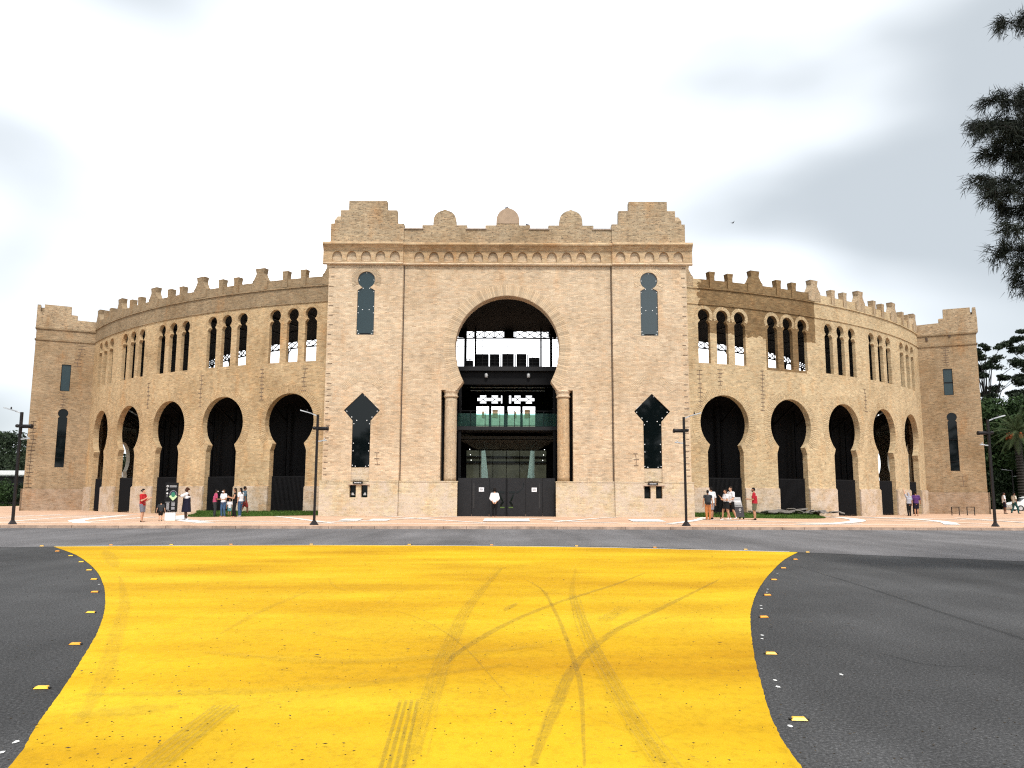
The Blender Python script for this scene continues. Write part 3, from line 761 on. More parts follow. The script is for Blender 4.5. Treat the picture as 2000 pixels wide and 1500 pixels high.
def bar_gate(c_, hw, ztop, fm, parent_fn, t0=0.30):
    mb = MB()
    p = lambda s_, z_: Vector(fm(c_ + s_, z_, t0))
    for zz in (0.12, ztop): mb.bar(p(-hw, zz), p(hw, zz), .05, .07)
    for s_ in (-hw + .03, hw - .03): mb.bar(p(s_, 0.02), p(s_, ztop), .05, .05)
    g = parent_fn(mb.build('arch_gate', M['steel']))
    mb = MB(); n_ = int(2 * hw / 0.10)
    for i in range(n_):
        s_ = -hw + .06 + (2 * hw - .12) * (i + .5) / n_
        mb.bar(p(s_, 0.12), p(s_, ztop - .02), .045, .03)
    o = mb.build('gate_bars', M['steel'], g); o.matrix_parent_inverse = Matrix(); tag(o, kind='stuff')
    return g
def keep(o):
    o.parent = bull; o.matrix_parent_inverse = Matrix.Translation((-X0, -Y0, 0)); return o
edges = {}
for wall, bays, sg in ((wallL, lb, -1), (wallR, rb, 1)):
    vm = M['ring_left'] if sg < 0 else M['ring_right']
    for b_ in bays:
        c_ = b_ * D2S
        vous_ring(wall, ringmap, c_, ARCH['zc'], 1.81, 2.36, radians(-38), radians(218), 74, vm)
        for k in (-1, 0, 1): vous_ring(wall, ringmap, c_ + k * 1.352, WIN['zc'], 0.435, 0.66, radians(-30), radians(210), 24, vm)
        bar_gate(c_, 1.30, 2.46, ringmap, keep)
    ss = sorted([b_ * D2S for b_ in bays]); ends = [rel(-J1) * D2S, rel(-J0) * D2S] if sg < 0 else [rel(J0) * D2S, rel(J1) * D2S]
    cur = ends[0]; segs = []
    for c_ in ss: segs.append((cur, c_ - 1.33)); cur = c_ + 1.33
    segs.append((cur, ends[1]))
    for a, b_ in segs:
        cuts = list(np.arange(a + .7, b_ - .1, .7))
        pl = panel([(a, -.3), (b_, -.3), (b_, 1.80), (a, 1.80)], [], .13, ringmap, cuts, t0=-.12)
        panels_obj('plinth_block', [pl], M['ring_plinth'], wall)
        pl = panel([(a, 1.80), (b_, 1.80), (b_, 1.87), (a, 1.87)], [], .08, ringmap, cuts, t0=-.07)
        panels_obj('plinth_cap', [pl], M['ring_plinth'], wall)
for a in far_bays[:4] + far_bays[-4:]: bar_gate(rel(a) * D2S, 1.30, 2.46, ringmap, keep)

# repair stitches: thin dark bars let into cracks
def stitches(parent, fm, u, z0, z1, n, L=0.45, lean=0.0, spine=True, mat='stitch'):
    mb = MB(); pts = []
    for i in range(n):
        z_ = z0 + (z1 - z0) * i / (n - 1); uu = u + lean * i + random.uniform(-.05, .05); l = L * random.uniform(.7, 1.2)
        mb.bar(fm(uu - l / 2, z_, -.006), fm(uu + l / 2, z_, -.006), .02, .036, up=(0, 0, 1)); pts.append((uu, z_))
    if spine:
        for (a, za), (b_, zb_) in zip(pts, pts[1:]): mb.bar(fm(a, za, -.002), fm(b_, zb_, -.002), .03, .02)
    tag(mb.build('crack_stitches', M[mat], parent), kind='stuff')
for a, z0, z1, n in ((-21.9, 7.4, 9.4, 9), (-29.0, 7.2, 9.3, 8), (-36.9, 7.4, 9.2, 7), (-17.6, 7.9, 9.3, 6)): stitches(wallL, ringmap, rel(a) * D2S, z0, z1, n, .32)
for a, z0, z1, n in ((16.6, 7.0, 9.3, 9), (23.0, 6.9, 9.5, 11), (18.6, 8.4, 9.4, 5), (37.0, 7.4, 9.0, 7)): stitches(wallR, ringmap, rel(a) * D2S, z0, z1, n, .34)

# ---- roof canopy, trusses, stand
def revolve(prof, a0, a1, step=3.6):
    n = max(2, int(round((a1 - a0) / step)) + 1); V = []; F = []; k = len(prof)
    for i in range(n):
        a = radians(a0 + (a1 - a0) * i / (n - 1))
        for r, z_ in prof: V.append((XC + r * sin(a), YC - r * cos(a), z_))
    for i in range(n - 1):
        for j in range(k):
            F.append((i * k + j, i * k + (j + 1) % k, (i + 1) * k + (j + 1) % k, (i + 1) * k + j))
    F.append(tuple(range(k))[::-1]); F.append(tuple((n - 1) * k + j for j in range(k)))
    mb = MB(); mb.add(V, F); return mb
keep(revolve([(R - .52, 13.95), (R - .52, 14.15), (33.0, 13.80), (33.0, 13.36)], -112, 112).build('roof_canopy', M['ceiling']))
mb = MB(); N = 278
P3 = lambda r, a, z_: (XC + r * sin(a), YC - r * cos(a), z_)
near_ = lambda i: min(i, N - i) < 86
for zz, w in ((12.86, .09), (13.42, .09)):
    for i in [i for i in range(0, N, 2) if near_(i)]: mb.bar(P3(33, 2 * pi * i / N, zz), P3(33, 2 * pi * (i + 2) / N, zz), w, w)
for i in [i for i in range(N) if near_(i)]:
    a, b_ = 2 * pi * i / N, 2 * pi * (i + 1) / N
    mb.bar(P3(33, a, 12.88), P3(33, b_, 13.40), .05); mb.bar(P3(33, a, 13.40), P3(33, b_, 12.88), .05)
    mb.bar(P3(33, a, 12.88), P3(33, a, 13.40), .05)
keep(tag(mb.build('ring_truss', M['steel']), kind='stuff'))
# inner radial beams and posts
cols = [a for a in np.arange(0.4 - 3.4, 357, 7.2) if min(a % 360, 360 - a % 360) < 112]
for a in [a for a in cols if min(a % 360, 360 - a % 360) > 6]:
    ar = radians(a); mb = MB()
    mb.bar(P3(33.1, ar, 13.55), P3(R - .6, ar, 13.85), .16, .22)
    mb.bar(P3(36, ar, 13.5), P3(38.5, ar, 12.7), .07); mb.bar(P3(R - .7, ar, 13.0), P3(38.5, ar, 12.7), .08)
    keep(mb.build('roof_beam', M['steel']))
    mb = MB(); zb_ = 9.2 if abs((a + 180) % 360 - 180) < 9 else 7.0
    mb.bar(P3(33, ar, zb_ - 6.9), P3(33, ar, 12.9), .15, .15)
    for s_ in (-1, 1): mb.bar(P3(33, ar, 12.4), P3(33, ar + s_ * .012, 12.85), .06)
    keep(mb.build('steel_post', M['steel']))
# stepped stand; its back walkway sits below the upper windows
prof = [(R - .55, 8.7), (R - .55, 9.05), (R - 2.6, 9.05)]
r_, z_ = R - 2.6, 9.05
for i in range(15):
    z_ -= .43; prof.append((r_, z_)); r_ -= .78; prof.append((r_, z_))
prof += [(r_, 0.0), (r_ + .25, 0.0), (r_ + .25, z_ - .35), (R - 2.6, 8.65)]
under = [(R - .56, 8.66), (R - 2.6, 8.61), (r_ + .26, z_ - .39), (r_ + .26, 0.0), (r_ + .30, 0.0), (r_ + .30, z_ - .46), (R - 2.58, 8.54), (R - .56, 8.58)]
for a0, a1 in ((16, 52.5), (54, 180), (180, 306), (307.5, 344.8)):
    g = keep(revolve(prof, a0, a1).build('grandstand', M['concrete']))
    revolve(under, a0, a1).build('underside_shade_lining', M['under'], g)  # black lining added below the seats, carrying their shade as colour
# dark glazed partition and inner frames glimpsed in the nearest arches
for sg in (-1, 1):
    mb = MB()
    for a in (15.0, 16.2, 17.4):
        mb.bar(ringmap(rel(sg * a) * D2S, 0, 2.6), ringmap(rel(sg * a) * D2S, 7.0, 2.6), .1, .1)
    for zz in (2.4, 4.9, 6.1): mb.bar(ringmap(rel(sg * 15) * D2S, zz, 2.6), ringmap(rel(sg * 17.4) * D2S, zz, 2.6), .07)
    g = keep(mb.build('glass_partition', M['steel']))
    pn = panel([(rel(sg * 15) * D2S, 0.2), (rel(sg * 17.4) * D2S, 0.2), (rel(sg * 17.4) * D2S, 6.1), (rel(sg * 15) * D2S, 6.1)], [], .02, ringmap, t0=2.6)
    panels_obj('glass_panel', [pn], M['pane_teal'], g)
for a in list(np.arange(16, 53, 3.6)) + list(-np.arange(16, 53, 3.6)):
    ar = radians(a); mb = MB()
    mb.bar(P3(R - 4.2, ar, 0), P3(R - 4.2, ar, 7.6), .16, .16); mb.bar(P3(R - 4.2, ar, 6.4), P3(R - 1.2, ar, 8.5), .1)
    keep(mb.build('stand_frame', M['steel']))
# dark wall added under the stand to block sky seen through the arches
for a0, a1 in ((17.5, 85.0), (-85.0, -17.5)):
    keep(revolve([(R - 4.6, 0), (R - 4.6, 7.42), (R - 4.7, 7.42), (R - 4.7, 0)], a0, a1).build('sky_blocking_wall', M['steel']))

# ---- gatehouse
TH = 0.9
def keyhole_diamond(c_):
    return [(c_ - .53, 2.01), (c_ + .53, 2.01), (c_ + .54, 5.58), (c_ + 1.07, 6.20), (c_, 7.25), (c_ - 1.07, 6.20), (c_ - .54, 5.58)]
def upper_win(c_): return arch_hole(c_, 14.13, 0.52, 13.66, 13.50, 0.52, 10.75, n=22)
port = [(2.88, -.25), (2.88, 2.05), (3.92, 2.05), (3.92, 7.45), (2.99, 7.45), (2.61, 7.99)]
a0 = -math.asin(2.06 / 3.69)
arc = []
for i in range(61):
    a = a0 + (pi - 2 * a0) * i / 60
    arc.append((3.135 * cos(a), 10.05 + (3.16 if sin(a) > 0 else 3.69) * sin(a)))
port += arc[1:-1] + [(-x, z_) for x, z_ in port[::-1]]
BX = 6.33
centre = panel([(-BX, -.3), (BX, -.3), (BX, 16.36), (-BX, 16.36)], [port], TH, gmap, zcuts=(4, 8, 12))
gate = own(panels_obj('gatehouse', [centre], M['gate_brick']))
gate['label'] = 'tall pale brick gatehouse with a great horseshoe portal'
TC = (BX + 10.82) / 2
for sg in (-1, 1):
    c_ = sg * 8.59
    u0, u1 = sorted((sg * BX, sg * 10.82))
    holes = [upper_win(sg * 8.54), keyhole_diamond(c_)]
    for d in (-0.38, 0.30): holes.append([(c_ + d - .19, 1.09), (c_ + d + .19, 1.09), (c_ + d + .19, 1.80), (c_ + d - .19, 1.80)])
    pn = panel([(u0, -.3), (u1, -.3), (u1, 16.36), (u0, 16.36)], holes, TH + .14, gmap, t0=-.14, zcuts=(4, 8, 12))
    # return walls running back into the ring
    rw = panel([(0, -.3), (5.6, -.3), (5.6, 16.36), (0, 16.36)], [], .7, (lambda s_: (lambda u, v_, t_: (X0 + s_ * (10.82 - t_), Y0 + TH + u, v_ + GZ)))(sg))
    side = panels_obj('side_bay', [pn, rw], M['gate_brick'], gate)
    # brick infill below the pane, set back
    pn = panel([(c_ - .53, 2.05), (c_ + .53, 2.05), (c_ + .53, 2.84), (c_ - .53, 2.84)], [], .3, gmap, t0=-.03)
    panels_obj('brick_infill', [pn], M['gate_plinth'], gate)
    # plinth
    holes = []
    for d in (-0.38, 0.30): holes.append([(c_ + d - .19, 1.09), (c_ + d + .19, 1.09), (c_ + d + .19, 1.80), (c_ + d - .19, 1.80)])
    u0, u1 = sorted((sg * BX, sg * 10.93))
    pn = panel([(u0, -.3), (u1, -.3), (u1, 1.99), (u0, 1.99)], holes, .12, gmap, t0=-.262)
    panels_obj('plinth_block', [pn], M['gate_plinth'], gate)
    u0, u1 = sorted((sg * 2.88, sg * (BX - .02)))
    pn = panel([(u0, -.3), (u1, -.3), (u1, 2.00), (u0, 2.00)], [], .14 + .88, gmap, t0=-.142)
    panels_obj('plinth_block', [pn], M['gate_plinth'], gate)
    pn = panel([(u0 - .03 * (sg > 0), 2.002), (u1, 2.002), (u1, 2.06), (u0, 2.06)] if sg > 0 else [(u0, 2.002), (u1 + .03, 2.002), (u1 + .03, 2.06), (u0, 2.06)], [], .18, gmap, t0=-.165)
    panels_obj('plinth_cap', [pn], M['gate_plinth'], gate)
    u0, u1 = sorted((sg * BX, sg * 10.95)); cc = sorted((c_ - .55, c_ + .55))
    for a, b_ in ((u0, cc[0]), (cc[1], u1)):
        pn = panel([(a, 1.992), (b_, 1.992), (b_, 2.05), (a, 2.05)], [], .14, gmap, t0=-.28)
        panels_obj('plinth_cap', [pn], M['gate_plinth'], gate)
    # thin dark upright strip next to the side bay
    mb = MB(); x = X0 + sg * (BX - .07)
    mb.bar((x, Y0 - .03, 2.2), (x, Y0 - .03, 15.1), .05, .05)
    mb.build('bay_edge_strip', M['joint'], gate)
    # tower parapet with stepped outline
    h = 2.235; tc = sg * TC
    out = [(tc - h, 16.42), (tc + h, 16.42), (tc + h, 17.68), (tc + h - .42, 17.68), (tc + 1.80, 18.53), (tc + 1.17, 18.53), (tc + 1.17, 19.12), (tc - 1.17, 19.12), (tc - 1.17, 18.53), (tc - 1.80, 18.53), (tc - h + .42, 17.68), (tc - h, 17.68)]
    if sg > 0: out[3] = (tc + h - .42, 17.68); out[4] = (tc + 1.66, 17.75); out.insert(5, (tc + 1.66, 18.53))
    else: out[10] = (tc - h + .42, 17.68); out[9] = (tc - 1.66, 17.75); out.insert(9, (tc - 1.66, 18.53))
    pn = panel(out, [], .55, gmap, t0=-.10)
    rw = panel([(.56, 16.42), (5.6, 16.42), (5.6, 17.68), (4.9, 17.68), (4.9, 18.5), (2.0, 18.5), (2.0, 17.68), (.56, 17.68)], [], .5,
               (lambda s_: (lambda u, v_, t_: (X0 + s_ * (10.80 - t_), Y0 - .10 + u, v_ + GZ)))(sg))
    # corner horn, seen as the dark notch at the outer top corner
    hn = panel([(.9, 17.6), (1.75, 17.6), (1.75, 18.75), (.9, 18.2)], [], .45, (lambda s_: (lambda u, v_, t_: (X0 + s_ * (10.80 - t_), Y0 - .10 + u, v_ + GZ)))(sg))
    panels_obj('stepped_parapet', [pn, rw, hn], M['parapet_brick'], gate)

# centre parapet with three domed merlons
def dome(c_, r=.71, z0=17.62, zt=18.60):
    pts = []
    for i in range(17):
        t_ = i / 16; a = pi * (1 - t_)
        x = r * cos(a); z_ = z0 + .12 + (zt - z0 - .18) * (abs(sin(a)) ** .75); 
        if abs(t_ - .5) < .04: z_ += .06
        pts.append((c_ + x, z_))
    return pts
out = [(-BX + .005, 16.42), (BX - .005, 16.42), (BX - .005, 17.34)]
for c_ in (3.86, 0.0, -3.86):
    out += [(c_ + 1.38, 17.34), (c_ + 1.38, 17.62), (c_ + .71, 17.62)]
    out += dome(c_, zt=18.74 if c_ == 0 else 18.62)[::-1]
    out += [(c_ - .71, 17.62), (c_ - 1.38, 17.62), (c_ - 1.38, 17.34)]
out += [(-BX + .005, 17.34)]
pn = panel(out, [], .5, gmap, t0=-.02)
panels_obj('domed_parapet', [pn], M['parapet_brick'], gate)
mb = MB()   # smooth rendered cap on the middle dome
pts = [(x, z_) for x, z_ in dome(0.0, .70, zt=18.74) if z_ > 17.7]
pn = panel([(-.68, 17.72)] + [(x, z_ + .004) for x, z_ in pts] + [(.68, 17.72)], [], .03, gmap, t0=-.045)
panels_obj('rendered_dome', [pn], M['render'], gate)
for a, b_ in ((-BX + .01, -5.16), (-2.56, -1.30), (1.30, 2.56), (5.16, BX - .01)):
    pn = panel([(a, 17.342), (b_, 17.342), (b_, 17.41), (a, 17.41)], [], .62, gmap, t0=-.09)
    panels_obj('coping_course', [pn], M['coping'], gate)

# corbel cornice with blind pointed arches
def blind(c_, w=.30, z0=15.26, zs=15.50, zt=15.89):
    pts = [(c_ - w, z0), (c_ + w, z0), (c_ + w, zs)]
    for i in range(1, 7): a = i / 7 * pi / 2; pts.append((c_ + w * cos(a) ** .9, zs + (zt - zs) * sin(a)))
    pts.append((c_, zt))
    for i in range(6, 0, -1): a = i / 7 * pi / 2; pts.append((c_ - w * cos(a) ** .9, zs + (zt - zs) * sin(a)))
    pts.append((c_ - w, zs)); return pts
def cornice(u0, u1, cs, base_t, ends=False):
    pl = [panel([(u0, 15.19), (u1, 15.19), (u1, 15.93), (u0, 15.93)], [blind(c_) for c_ in cs], .14, gmap, t0=base_t - .14)]
    tab = panels_obj('corbel_table', pl, M['cornice_brick'], gate)
    mb = MB(); y = Y0 + base_t
    def prism(prof):
        n = len(prof); xa, xb = X0 + u0, X0 + u1
        mb.add([(xa, y + p[0], p[1] + GZ) for p in prof] + [(xb, y + p[0], p[1] + GZ) for p in prof],
               [tuple(range(n)), tuple(range(2 * n - 1, n - 1, -1))] + [(i, (i + 1) % n, (i + 1) % n + n, i + n) for i in range(n)])
    prism([(0.0, 15.934), (-.15, 15.934), (-.22, 16.06), (-.34, 16.22), (0.0, 16.22)])
    prism([(0.0, 16.224), (-.40, 16.224), (-.43, 16.30), (-.40, 16.40), (0.0, 16.40)])
    mb.build('cornice', M['cornice_brick'], gate)
    mb = MB(); prism([(0.0, 15.06), (-.16, 15.06), (-.19, 15.12), (-.16, 15.184), (0.0, 15.184)])
    mb.build('string_course', M['gate_brick'], gate)
cornice(-BX + .001, BX - .001, [(-6 + k) * .895 for k in range(13)], -.001)
cornice(-11.18, -BX, [-8.58 + (k - 2.0) * .875 + .0 for k in (0, 1, 2, 3, 4)][:5], -.141)
cornice(BX, 11.18, [8.58 + (k - 2.0) * .875 for k in (0, 1, 2, 3, 4)], -.141)
# portal voussoirs: one brick object each
vb = MB(); vb.box(-.326, .326, -.007, .05, -.0405, .0405)
vme = vb.mesh('voussoir'); vme.materials.append(M['voussoir'])
n_ = 150
for i in range(n_):
    a = a0 + (pi - 2 * a0) * (i + .5) / n_
    rz_ = 3.16 if sin(a) > 0 else 3.69
    nx_, nz_ = cos(a) / 3.135, sin(a) / rz_; L = hypot(nx_, nz_); nx_, nz_ = nx_ / L, nz_ / L
    px_, pz_ = 3.135 * cos(a) + nx_ * .345, 10.05 + rz_ * sin(a) + nz_ * .345
    o = link_mesh('voussoir', vme, None, gate, (X0 + px_, Y0 - random.uniform(0, .005), pz_ + GZ))
    o.rotation_euler = (0, -atan2(nz_, nx_), 0)
for sg in (-1, 1):
    fm = lambda u, v_, t_: gmap(u, v_, t_ - .14)
    vous_ring(gate, fm, sg * 8.54, 14.13, .53, .90, radians(-28), radians(208), 36, M['voussoir'], gap=.22, proud=.014)
    vous_ring(gate, fm, sg * 8.58, 6.75, 1.15, 1.62, radians(32), radians(148), 34, M['voussoir'], gap=.18, proud=.010)
    for z0, z1, n in ((2.4, 7.8, 16), (8.4, 14.9, 12)): stitches(gate, fm, sg * 10.62, z0, z1, n, .24, spine=False)
    stitches(gate, fm, sg * 7.6, 3.0, 3.7, 3, .3)

# windows with bolted panes
bolt_mb = MB(); bolt_mb.lathe([(.032, -.01), (.032, .0), (.02, .012)], 8)
bolt_me = bolt_mb.mesh('bolt'); bolt_me.materials.append(M['white_metal'])
bolt_me.transform(Matrix.Rotation(radians(90), 4, 'X'))
def bolted_window(outline, bolts, mat, t0, label=None):
    pn = panel(outline, [], .03, gmap, t0=t0)
    w = own(panels_obj('window', [pn], mat))
    if label: w['label'] = label
    for u, z_ in bolts: link_mesh('bolt', bolt_me, None, w, gmap(u, z_, t0 - .002))
    return w
for sg, side in ((-1, 'left'), (1, 'right')):
    c_ = sg * 8.54
    ol = [(c_ + (x - c_) * .97, z_) for x, z_ in upper_win(c_)]
    w = bolted_window(ol, [(c_ - .45, 14.13), (c_ + .45, 14.13), (c_, 14.58), (c_ - .2, 13.62), (c_ + .2, 13.62), (c_ - .46, 13.42), (c_ + .46, 13.42), (c_ - .46, 12.5), (c_ + .46, 12.5),
                           (c_ - .46, 12.1), (c_ + .46, 12.1), (c_ - .2, 12.3), (c_ + .2, 12.3), (c_ - .46, 11.0), (c_ + .46, 11.0), (c_ - .4, 10.82), (c_ + .4, 10.82)], M['pane_teal'], -.06,
                      'keyhole window of teal glass high on the %s side bay' % side)
    mb = MB(); mb.box(X0 + c_ - .3, X0 + c_ + .3, Y0 - .10, Y0 - .07, 10.85 + GZ - .06, 10.85 + GZ); mb.build('sill_bracket', M['steel'], w)
    c_ = sg * 8.59
    ol = [(c_ - .53, 2.86), (c_ + .53, 2.86)] + [(c_ + (x - c_) * .985, z_) for x, z_ in keyhole_diamond(c_)[2:]]
    w = bolted_window(ol, [(c_ - .48, 2.95), (c_ + .48, 2.95), (c_ - .3, 2.9), (c_ + .3, 2.9), (c_ - .46, 3.8), (c_ + .46, 3.8), (c_ - .46, 4.25), (c_ + .46, 4.25), (c_ - .46, 5.4), (c_ + .46, 5.4),
                           (c_ - .3, 5.6), (c_ + .3, 5.6), (c_ - .9, 6.15), (c_ + .9, 6.15), (c_ - .6, 5.8), (c_ + .6, 5.8), (c_ + .12, 7.08)], M['pane_dark'], -.06,
                      'arrow shaped dark glass window low on the %s side bay' % side)
    mb = MB()
    for k in range(9): mb.box(X0 + c_ - .35 + k * .085, X0 + c_ - .33 + k * .085, Y0 + .3, Y0 + .33, 3.6, 4.6)
    mb.box(X0 + c_ - .45, X0 + c_ + .45, Y0 + .3, Y0 + .34, 4.6, 4.66); tag(mb.build('inner_railing', M['steel_grey'], w), kind='stuff')
    # ticket hatches
    hatch = own(MB().build('ticket_hatch', M['steel']))
    mb = MB()
    mb.box(X0 + c_ - .62, X0 + c_ + .62, Y0 - .36, Y0 - .2, 1.81 + GZ, 1.86 + GZ)
    mb.build('shelf', M['kerb'], hatch)
    for d in (-0.38, 0.30):
        mb = MB(); mb.box(X0 + c_ + d - .19, X0 + c_ + d + .19, Y0 + .0, Y0 + .06, 1.09 + GZ, 1.80 + GZ); mb.build('hatch_pane', M['pane_dark'], hatch)
        mb = MB(); x = X0 + c_ + d
        if sg < 0:
            k = 1 if d > 0 else -1
            mb.add([(x - .09, Y0 - .08, 1.22 + GZ), (x + .09, Y0 - .08, 1.22 + GZ), (x + .06 * (k > 0) + .0, Y0 - .08, 1.37 + GZ), (x - .06 * (k < 0) - .02, Y0 - .08, 1.37 + GZ),
                    (x - .09, Y0 - .06, 1.22 + GZ), (x + .09, Y0 - .06, 1.22 + GZ), (x + .06 * (k > 0), Y0 - .06, 1.37 + GZ), (x - .06 * (k < 0) - .02, Y0 - .06, 1.37 + GZ)],
                   [(0, 1, 2, 3), (4, 7, 6, 5), (0, 4, 5, 1), (1, 5, 6, 2), (2, 6, 7, 3), (3, 7, 4, 0)])
            mb.build('speaking_hole', M['grey_metal'], hatch)
    mb = MB(); mb.box(X0 + c_ - .36, X0 + c_ + .22, Y0 - .40, Y0 - .37, 1.88 + GZ, 2.00 + GZ); mb.box(X0 + c_ - .36, X0 + c_ - .06, Y0 - .40, Y0 - .36, 2.07 + GZ, 2.11 + GZ); mb.box(X0 + c_ - .02, X0 + c_ + .26, Y0 - .40, Y0 - .36, 2.07 + GZ, 2.11 + GZ)
    mb.build('sign', M['steel'], hatch)
    mb = MB()
    for k in range(9): mb.box(X0 + c_ - .27 + k * .045, X0 + c_ - .24 + k * .045 + (.004 if k % 2 else 0), Y0 - .404, Y0 - .4, 1.92 + GZ, 1.955 + GZ)
    mb.build('sign_lettering', M['paper'], hatch)

# brick columns in the portal
for sg in (-1, 1):
    x = X0 + sg * 3.36
    me_uv = []
    mb = MB(); prof = [(.365, 2.06 + GZ)] + [(.365 + .004 * sin(k * 2.1), 2.06 + GZ + k * .25) for k in range(1, 20)] + [(.36, 7.02 + GZ)]
    mb.lathe(prof, 28, (x, Y0 + .36))
    col = own(mb.build('brick_column', M['cornice_brick'] if sg > 0 else M['voussoir'], uv='box'))
    col['label'] = 'round brick column on the %s of the portal' % ('right' if sg > 0 else 'left')
    mb = MB(); mb.lathe([(.37, 7.02 + GZ), (.43, 7.05 + GZ), (.43, 7.12 + GZ), (.39, 7.15 + GZ), (.40, 7.30 + GZ), (.45, 7.36 + GZ), (.45, 7.449 + GZ)], 28, (x, Y0 + .36))
    mb.build('capital', M['gate_brick'], col)
    # backing added behind the niche, black to keep the slot dark
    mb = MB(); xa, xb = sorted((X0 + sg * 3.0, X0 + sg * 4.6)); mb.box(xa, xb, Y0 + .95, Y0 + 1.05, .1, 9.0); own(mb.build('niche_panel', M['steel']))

# ---- inside the gatehouse
zc = lambda z_: z_ + 0.0
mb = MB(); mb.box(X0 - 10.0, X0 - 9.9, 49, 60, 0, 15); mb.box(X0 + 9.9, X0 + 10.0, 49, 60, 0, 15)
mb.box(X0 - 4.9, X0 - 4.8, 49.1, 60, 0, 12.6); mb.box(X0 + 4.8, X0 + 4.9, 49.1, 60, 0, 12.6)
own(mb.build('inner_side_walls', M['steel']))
mb = MB(); mb.box(X0 - 10.6, X0 + 10.6, 49.0, 56, 14.6, 14.8); own(mb.build('gatehouse_ceiling', M['ceiling']))
# upper deck
mb = MB(); mb.box(X0 - 4.79, X0 + 4.79, 50, 58.5, 9.03, 9.30); deck = own(mb.build('upper_deck', M['steel_grey']))
mb = MB(); mb.box(X0 - 4.79, X0 + 4.79, 50.3, 50.6, 8.2, 9.02); mb.build('edge_beam', M['steel'], deck)
mb = MB()
for zz in (10.95, 10.55): mb.bar((X0 - 4.7, 50.1, zz), (X0 + 4.7, 50.1, zz), .02)
for k in range(13): mb.bar((X0 - 4.7 + k * .783, 50.1, 9.3), (X0 - 4.7 + k * .783, 50.1, 10.97), .03)
mb.build('deck_railing', M['steel'], deck)
for x0_, x1_, zt in ((-2.05, -1.24, 10.42), (-1.16, -.54, 10.42), (-.36, .40, 10.44), (.58, 1.22, 10.44), (1.38, 2.08, 10.20), (-2.80, -2.25, 10.0)):
    mb = MB(); mb.box(X0 + x0_, X0 + x1_, 52, 52.5, 9.3, zt); mb.build('cabinet', M['steel'], deck)
    mb = MB()
    for k in range(4): mb.box(X0 + x0_ + .05, X0 + x1_ - .05, 51.98, 51.999, 9.45 + k * .2, 9.5 + k * .2)
    mb.build('louvre', M['steel_grey'], deck)
for x in (-.475, .465, 1.275): mb = MB(); mb.box(X0 + x, X0 + x + .06, 52, 52.2, 9.3, 10.42); mb.build('cabinet_post', M['steel'], deck)
mb = MB(); mb.box(X0 - .32, X0 + .40, 58.9, 58.96, 12.86, 13.45); mb.build('truss_plate', M['steel'], deck)
for x in (-3.7, 2.95): mb = MB(); mb.box(X0 + x, X0 + x + .62, 58.9, 58.96, 12.86, 13.45); mb.build('truss_plate', M['steel'], deck)
for x, w in ((-2.37, .06), (2.37, .06), (-3.1, .09), (3.1, .09)):
    mb = MB(); mb.box(X0 + x - w, X0 + x + w, 57.9, 58.05, 9.3, 13.4); own(mb.build('deck_post', M['steel']))
for sg in (-1, 1): mb = MB(); mb.lathe([(.06, 8.62), (.10, 8.64), (.10, 8.86), (.05, 8.9)], 12, (X0 + sg * 1.32, 50.2)); mb.build('spotlight', M['grey_metal'], deck)
for zz in (8.22, 8.02): mb = MB(); mb.bar((X0 - 2.4, 52, zz), (X0 + 2.4, 52, zz), .04); own(mb.build('light_tube', M['grey_metal']))
# middle gallery
mb = MB(); mb.box(X0 - 4.79, X0 + 4.79, 49.6, 57.4, 5.30, 5.52); gal = own(mb.build('gallery_deck', M['steel_grey']))
bal = own(MB().build('glass_balustrade', M['steel']))
for k in range(9):
    x = X0 - 4.05 + k * .9
    mb = MB(); mb.box(x + .02, x + .88, 49.62, 49.64, 5.53, 6.32); mb.build('glass_panel', M['glass_mint'], bal)
    mb = MB(); mb.bar((x, 49.7, 5.5), (x, 49.7, 6.48), .04); mb.build('baluster', M['steel'], bal)
mb = MB(); mb.bar((X0 - 4.1, 49.7, 6.48), (X0 + 4.1, 49.7, 6.48), .045); mb.build('handrail', M['steel'], bal)
# screen with four windows and pierced transoms
def rect(a, b_, c_, d_): return [(a, c_), (b_, c_), (b_, d_), (a, d_)]
smap = lambda u, v_, t_: (X0 + u, 58 + t_, v_)
wins = [(-2.27, -1.37), (-1.19, -.29), (-.02, .88), (1.06, 1.95)]
holes = [rect(a, b_, 6.12, 7.66) for a, b_ in wins]
for a, b_ in ((-2.2, -1.38), (-1.36, -.54), (.28, 1.08), (1.10, 1.90)):
    m_x = (a + b_) / 2; holes.append([(a, 8.05), (a + .18, 8.05), (a + .18, 7.88), (b_ - .18, 7.88), (b_ - .18, 8.05), (b_ - .01, 8.05), (b_ - .01, 8.27), (b_ - .18, 8.27), (b_ - .18, 8.45), (a + .18, 8.45), (a + .18, 8.27), (a, 8.27)])
holes += [rect(-.50, -.42, 7.88, 8.45), rect(.08, .22, 7.88, 8.45)]
holes.append(rect(-2.95, 2.0 + .75, 2.55, 4.50))
scr = own(panels_obj('gallery_screen', [panel(rect(-4.79, 4.79, 0.0, 9.02), holes, .15, smap)], M['steel']))
mb = MB()
for a, b_ in ((-2.2, -1.38), (-1.36, -.54), (.28, 1.08), (1.10, 1.90)):
    mb.bar((X0 + a + .1, 58.05, 7.9), (X0 + b_ - .1, 58.05, 8.43), .05); mb.bar((X0 + a + .1, 58.05, 8.43), (X0 + b_ - .1, 58.05, 7.9), .05)
mb.build('transom_cross', M['steel'], scr)
for k in range(6):
    a = -2.95 + k * .95; mb = MB(); mb.box(X0 + a + .02, X0 + a + .93, 57.95, 57.97, 2.55, 4.5); mb.build('glass_panel', M['glass_smoke'], scr)
